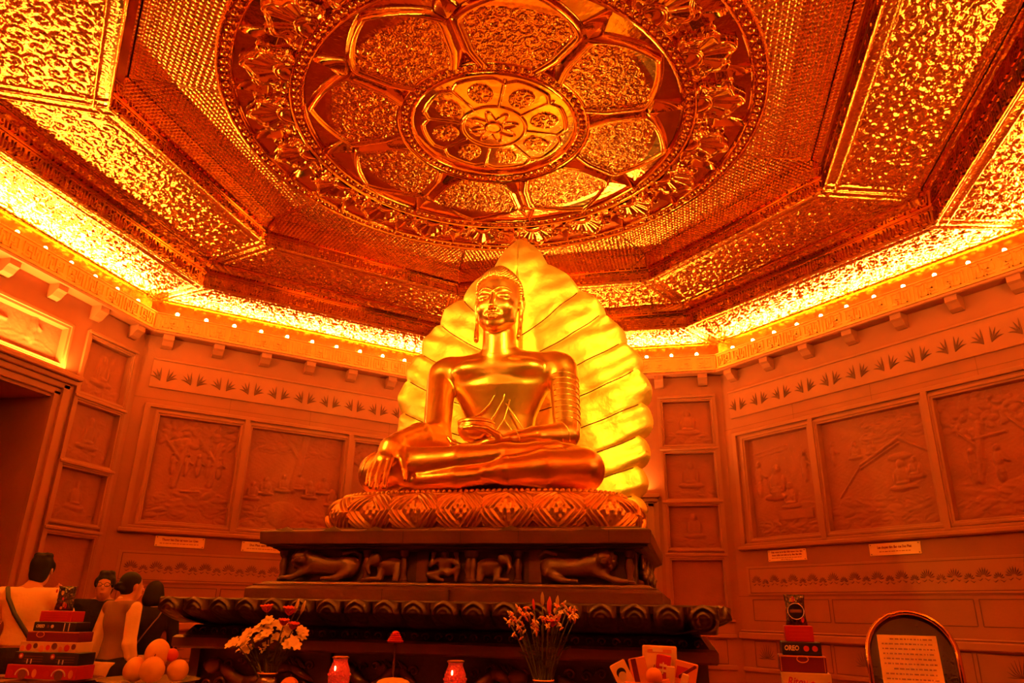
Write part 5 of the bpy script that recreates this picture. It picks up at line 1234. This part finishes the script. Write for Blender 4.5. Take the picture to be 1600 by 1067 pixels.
b = MB(); V = [(x, -.002, z_) for x, z_ in inn] + [(x, .008, z_) for x, z_ in inn]; b.add(V, [tuple(range(n)), tuple(range(2 * n - 1, n - 1, -1))]); b.build('dark_glass', M['glass_dark'], t)
b = MB(); b.box(-.098, .080, -.0050, -.0030, .01, .298); b.build('text_sheet', M['paper'], t)
r_ = np.random.default_rng(5); b = MB()
for i in range(17):
    x = -.086 if i % 6 else -.06; zz = .283 - i * .0152
    while x < .066:
        L = r_.uniform(.004, .014); b.box(x, min(x + L, .068), -.0056, -.0050, zz, zz + .0042); x += L + .0032
b.build('printed_text', M['print_brown'], t)
b = MB(); b.tube([(0, .012, .24), (0, .11, .058)], .005, 6); b.build('easel_strut', M['gold'], t); t.rotation_euler = (-.40, 0, math.radians(-12)); t.scale = (1, 1, 1.07)

# ------------------------------------------------------------------ visitors
def person(label, loc, face, hgt, J, top, bottom, hairf, extras=None, bow=0.0, top_mat='shirt_white', bot_mat='cloth_black', sleeve=1, hem=.0, under=None, long_hair=None, slim=1.0):
    """J: joints in units of a 1.70 m body, facing -Y; arms as (shoulder, elbow, wrist, hand tip)"""
    t = thing('person', label, 'person', loc, face); k = hgt / 1.70
    V3 = lambda p: np.array(p, float) * k
    R = lambda v: v * k
    s = SDF(V3((-.55, -.62, -.02)), V3((.55, .45, 1.74)), .0115)
    hd = V3(J['head'])
    s.ell(hd + V3((0, .012, .030)), V3((.073, .092, .090)), .02).ell(hd + V3((0, -.022, -.045)), V3((.056, .068, .078)), .03)
    s.cap(hd + V3((0, -.098, .0)), hd + V3((0, -.108, -.022)), R(.010), R(.014), .012)                      # nose
    s.ell(hd + V3((0, -.088, -.062)), V3((.024, .012, .008)), .006)
    for g in (-1, 1):
        s.ell(hd + V3((g * .030, -.098, .010)), V3((.016, .014, .009)), .006, True); s.ell(hd + V3((g * .030, -.082, .010)), V3((.012, .010, .008)), .003)
        s.ell(hd + V3((g * .074, .010, .0)), V3((.010, .020, .030)), .006)
    nk = V3(J['neck']); s.cap(nk, hd + V3((0, .012, -.05)), R(.056), R(.050), .02)
    ch, wa, hp = V3(J['chest']), V3(J['waist']), V3(J['hip'])
    body = SDF(V3((-.55, -.62, -.02)), V3((.55, .45, 1.74)), .0115)
    for q, ex in ((s, 0), (body, .012)):
        q.ell(ch + V3((0, 0, .05)), V3(((.165 + ex) * slim, .105 + ex, .16 + ex)), .04).ell(wa, V3(((.135 + ex) * slim, .098 + ex, .17 + ex)), .05).ell(hp, V3(((.155 + ex) * slim, .112 + ex, .12 + ex)), .04)
        q.cap(V3(J['sl']) * (.9, 1, 1), V3(J['sr']) * (.9, 1, 1), R(.058 + ex), R(.058 + ex), .04)
    for a in ('l', 'r'):
        sh, el, wr, tp = (V3(J[a + n]) for n in ('s', 'e', 'w', 't')) if (a + 's') in J else (V3(J['s' + a]), V3(J['e' + a]), V3(J['w' + a]), V3(J['t' + a]))
        s.cap(sh, el, R(.046), R(.036), .02).cap(el, wr, R(.036), R(.025), .015)
        d = (tp - wr); L = np.linalg.norm(d); d = d / L; sd = np.cross(d, (0, 1, 0)); sd = sd / (np.linalg.norm(sd) + 1e-6); m_ = wr + d * L * .42
        s.chain([wr, m_], [R(.026), R(.034)], .012, sq=None)
        for q in range(4): s.cap(m_ + sd * R((q - 1.5) * .017), wr + d * L * (1 - .06 * abs(q - 1.3)) + sd * R((q - 1.5) * .020), R(.0095), R(.0075), .004)
        s.cap(wr + d * L * .2 + sd * R(-.024), wr + d * L * .62 + sd * R(-.055), R(.011), R(.008), .008)
        if sleeve: 
            e2 = el if sleeve >= 1 else sh + (el - sh) * sleeve
            body.cap(sh, e2, R(.066), R(.056), .03)
            if sleeve > 1: body.cap(el, el + (wr - el) * (sleeve - 1), R(.052), R(.042), .02)
    legs = SDF(V3((-.40, -.5, -.02)), V3((.40, .45, 1.12)), .0115)
    for a in (0, 1):
        h_, k_, an, toe = (V3(p) for p in J['legs'][a])
        s.cap(h_, k_, R(.075), R(.050), .03).cap(k_, an, R(.048), R(.034), .02); s.cap(an + V3((0, 0, -.02)), toe, R(.036), R(.028), .02)
        legs.cap(h_, k_, R(.098), R(.070), .03).cap(k_, an + V3((0, 0, .03)), R(.068), R(.056), .02)
        f = MB(); d = toe - an; d[2] = 0; an_ = math.atan2(d[0], -d[1]); 
        q = SDF(np.minimum(an, toe) - R(.10), np.maximum(an, toe) + R(.09), .008); q.chain([an + V3((0, .03, -.035)), (an + toe) / 2 + V3((0, 0, -.012)), toe + V3((0, 0, 0))], [R(.040), R(.040), R(.034)], .02, sq=(1.15, 1, .85)); q.cut(2, .001, False)
        q.build('shoe', M['shoe'], t)
    legs.ell(hp, V3((.168 * slim, .126, .13)), .03); legs.cut(2, hp[2] + R(.10), True)
    s.build('body', M['skin'], t)
    body.cut(2, V3((0, 0, J['hem']))[2], False)
    ax = body.lo; nz = body.F.shape[2]; zz = ax[2] + body.h * np.arange(nz); lim = nk[2] + R(.022)
    body.F = np.maximum(body.F, (zz - lim).reshape(1, 1, -1)).astype(np.float32)
    body.build(top, M[top_mat], t); legs.build(bottom, M[bot_mat], t)
    if under:
        u = SDF(V3((-.4, -.4, .6)), V3((.4, .4, 1.3)), .0115); u.ell(hp, V3((.180 * slim, .138, .16)), .03).ell(wa, V3((.150 * slim, .112, .15)), .03); u.cut(2, R(under[1]), False).cut(2, R(J['hem'] + .02), True); u.build(under[0], M[under[2]], t)
    h = SDF(hd - R(.34), hd + R(.24), .008); hairf(h, hd, V3, R); h.build('hair', M['hair'], t)
    if extras: extras(t, V3, R, J)
    return t
def hair_short(h, c, V3, R):
    h.ell(c + V3((0, .022, .045)), V3((.079, .098, .092)), .01).ell(c + V3((0, .05, -.02)), V3((.068, .062, .080)), .02)
    for g in (-1, 1): h.ell(c + V3((g * .066, -.02, .03)), V3((.022, .04, .045)), .01)
    h.ell(c + V3((0, -.118, -.01)), V3((.075, .060, .062)), .012, True)
    for q in range(14): a = q * 2.4; h.ell(c + V3((.040 * math.cos(a), .02 + .055 * math.sin(a), .108 + .008 * math.sin(q * 1.7))), V3((.026, .028, .022)), .008)
def hair_bob(h, c, V3, R):
    h.ell(c + V3((0, .018, .035)), V3((.088, .102, .10)), .01).ell(c + V3((0, .03, -.050)), V3((.106, .095, .095)), .04)
    h.ell(c + V3((0, -.125, -.03)), V3((.068, .070, .11)), .015, True)
    h.cut(2, c[2] - R(.145), False)
def hair_bun(h, c, V3, R):
    h.ell(c + V3((0, .022, .042)), V3((.078, .094, .088)), .01).ell(c + V3((0, .04, -.01)), V3((.066, .062, .072)), .02)
    h.ell(c + V3((0, -.115, -.01)), V3((.075, .060, .062)), .012, True)
    h.ell(c + V3((0, .112, .0)), V3((.036, .036, .036)), .015)
    for q in range(10): a = q * 1.9; h.ell(c + V3((.035 * math.cos(a), .112 + .018 * math.sin(a), .024 * math.sin(q * 2.3))), V3((.022, .022, .020)), .008)
STAND = [[(-.09, 0, .92), (-.095, -.01, .50), (-.10, .02, .08), (-.12, -.14, .035)], [(.09, 0, .92), (.10, -.02, .50), (.11, .01, .08), (.13, -.15, .035)]]
def J0(**kw):
    d = dict(head=(0, -.02, 1.585), neck=(0, .02, 1.44), chest=(0, .01, 1.26), waist=(0, .0, 1.08), hip=(0, .01, .95), sl=(-.19, .01, 1.40), sr=(.19, .01, 1.40),
             el=(-.24, .03, 1.12), wl=(-.25, -.05, .88), tl=(-.25, -.09, .70), er=(.24, .03, 1.12), wr=(.25, -.05, .88), tr=(.25, -.09, .70), hem=.92, legs=STAND)
    d.update(kw); return d
CX, CY = 1.3506, -4.9518
def at(px, dist):   # a spot on the floor seen along the direction of picture column px
    a = math.atan((px - 800) / 1136.08 * 1.0); d = Vector((Rf.x, Rf.y, 0)).normalized(); r_ = Vector((Rr.x, Rr.y, 0)).normalized()
    v = (d + r_ * math.tan(a)).normalized(); return (CX + v.x * dist, CY + v.y * dist, 0)
# man in white taking a photograph of the left wall, seen from behind
def cross_strap(t, V3, R, J):
    b = MB(); P_ = [V3(p) for p in ((.135, .075, 1.455), (.10, .125, 1.38), (.03, .145, 1.27), (-.06, .145, 1.16), (-.13, .115, 1.06), (-.165, .05, 1.00))]
    for g in (0,): b.tube(P_, R(.016), 8)
    b.build('bag_strap', M['strap'], t, smooth=True)
person('man in white T-shirt with black cross strap, seen from behind with arms raised', (-3.78, .20, 0), math.radians(180 + 30), 1.77,
       J0(head=(-.03, -.05, 1.585), er=(.24, -.16, 1.20), wr=(.13, -.34, 1.38), tr=(.06, -.42, 1.46), el=(-.27, -.14, 1.26), wl=(-.17, -.34, 1.42), tl=(-.06, -.42, 1.48), hem=1.05, sl=(-.165, .01, 1.40), sr=(.165, .01, 1.40),
          legs=[[(-.09, 0, .92), (-.13, -.03, .50), (-.17, .03, .08), (-.19, -.13, .035)], [(.09, 0, .92), (.12, .0, .50), (.15, .04, .08), (.17, -.12, .035)]]),
       't_shirt', 'trousers', hair_short, cross_strap, sleeve=.85, slim=.86)
# man in black with glasses facing the camera
def glasses(t, V3, R, J):
    b = MB(); c = V3(J['head'])
    for g in (-1, 1): b.tube([c + V3((g * .032 + .024 * math.cos(a), -.112, .010 + .017 * math.sin(a))) for a in np.linspace(0, 2 * PI, 12)], R(.0028), 5)
    b.tube([c + V3((-.010, -.114, .012)), c + V3((.010, -.114, .012))], R(.0028), 5)
    for g in (-1, 1): b.tube([c + V3((g * .056, -.110, .014)), c + V3((g * .078, .0, .014))], R(.0025), 5)
    b.build('glasses', M['strap'], t)
person('young man with glasses in a black shirt facing the camera, behind the box stack', (-3.76, .98, 0), math.radians(-37 + 70), 1.68, J0(head=(0, -.035, 1.575)), 'shirt', 'trousers', hair_short, glasses, top_mat='cloth_black', sleeve=1.7)
# woman with a bun and brown vest walking to the right
def shirt_sleeves(t, V3, R, J):
    q = SDF(V3((-.42, -.4, .7)), V3((.42, .4, 1.52)), .0115)
    for a in ('l', 'r'):
        sh, el, wr = V3(J['s' + a]), V3(J['e' + a]), V3(J['w' + a]); q.cap(sh, el, R(.060), R(.052), .02).cap(el, el + (wr - el) * .35, R(.054), R(.050), .02)
    q.cap(V3(J['neck']) + V3((0, 0, -.02)), V3(J['neck']) + V3((0, -.01, .012)), R(.066), R(.060), .02); q.build('shirt_sleeves', M['shirt_white'], t)
person('woman with hair bun in brown vest over white shirt, turned away to the right', (-3.35, .76, 0), math.radians(160), 1.67,
       J0(head=(0, -.045, 1.575), er=(.25, .05, 1.12), wr=(.26, -.02, .88), tr=(.26, -.05, .70), hem=.96), 'vest', 'trousers', hair_bun, shirt_sleeves, top_mat='vest_brown', sleeve=0, under=('shirt_hem', .82, 'shirt_white'), slim=.92)
# girl with bobbed hair in a black top, seen from behind
def thin_strap(t, V3, R, J):
    b = MB(); b.tube([V3(p) for p in ((-.10, .085, 1.44), (-.06, .125, 1.36), (.02, .135, 1.24), (.09, .125, 1.12), (.14, .09, 1.03))], R(.007), 6); b.build('thin_strap', M['vest_brown'], t, smooth=True)
    bg = SDF(V3((.0, -.2, .6)), V3((.5, .3, 1.0)), .01); bg.ell(V3((.20, .04, .80)), V3((.06, .10, .11)), .01); bg.build('hand_bag', M['cloth_black'], t)
person('girl with bobbed hair in a black top over a pale shirt, seen from behind', (-3.74, 1.64, 0), math.radians(180 + 40), 1.62,
       J0(head=(.01, -.02, 1.575), hem=.99, er=(.23, -.04, 1.13), wr=(.20, -.16, .95), tr=(.17, -.26, .86)), 'black_top', 'trousers', hair_bob, thin_strap, top_mat='cloth_black', sleeve=1.4, under=('shirt_hem', .80, 'shirt_white'), slim=.9)
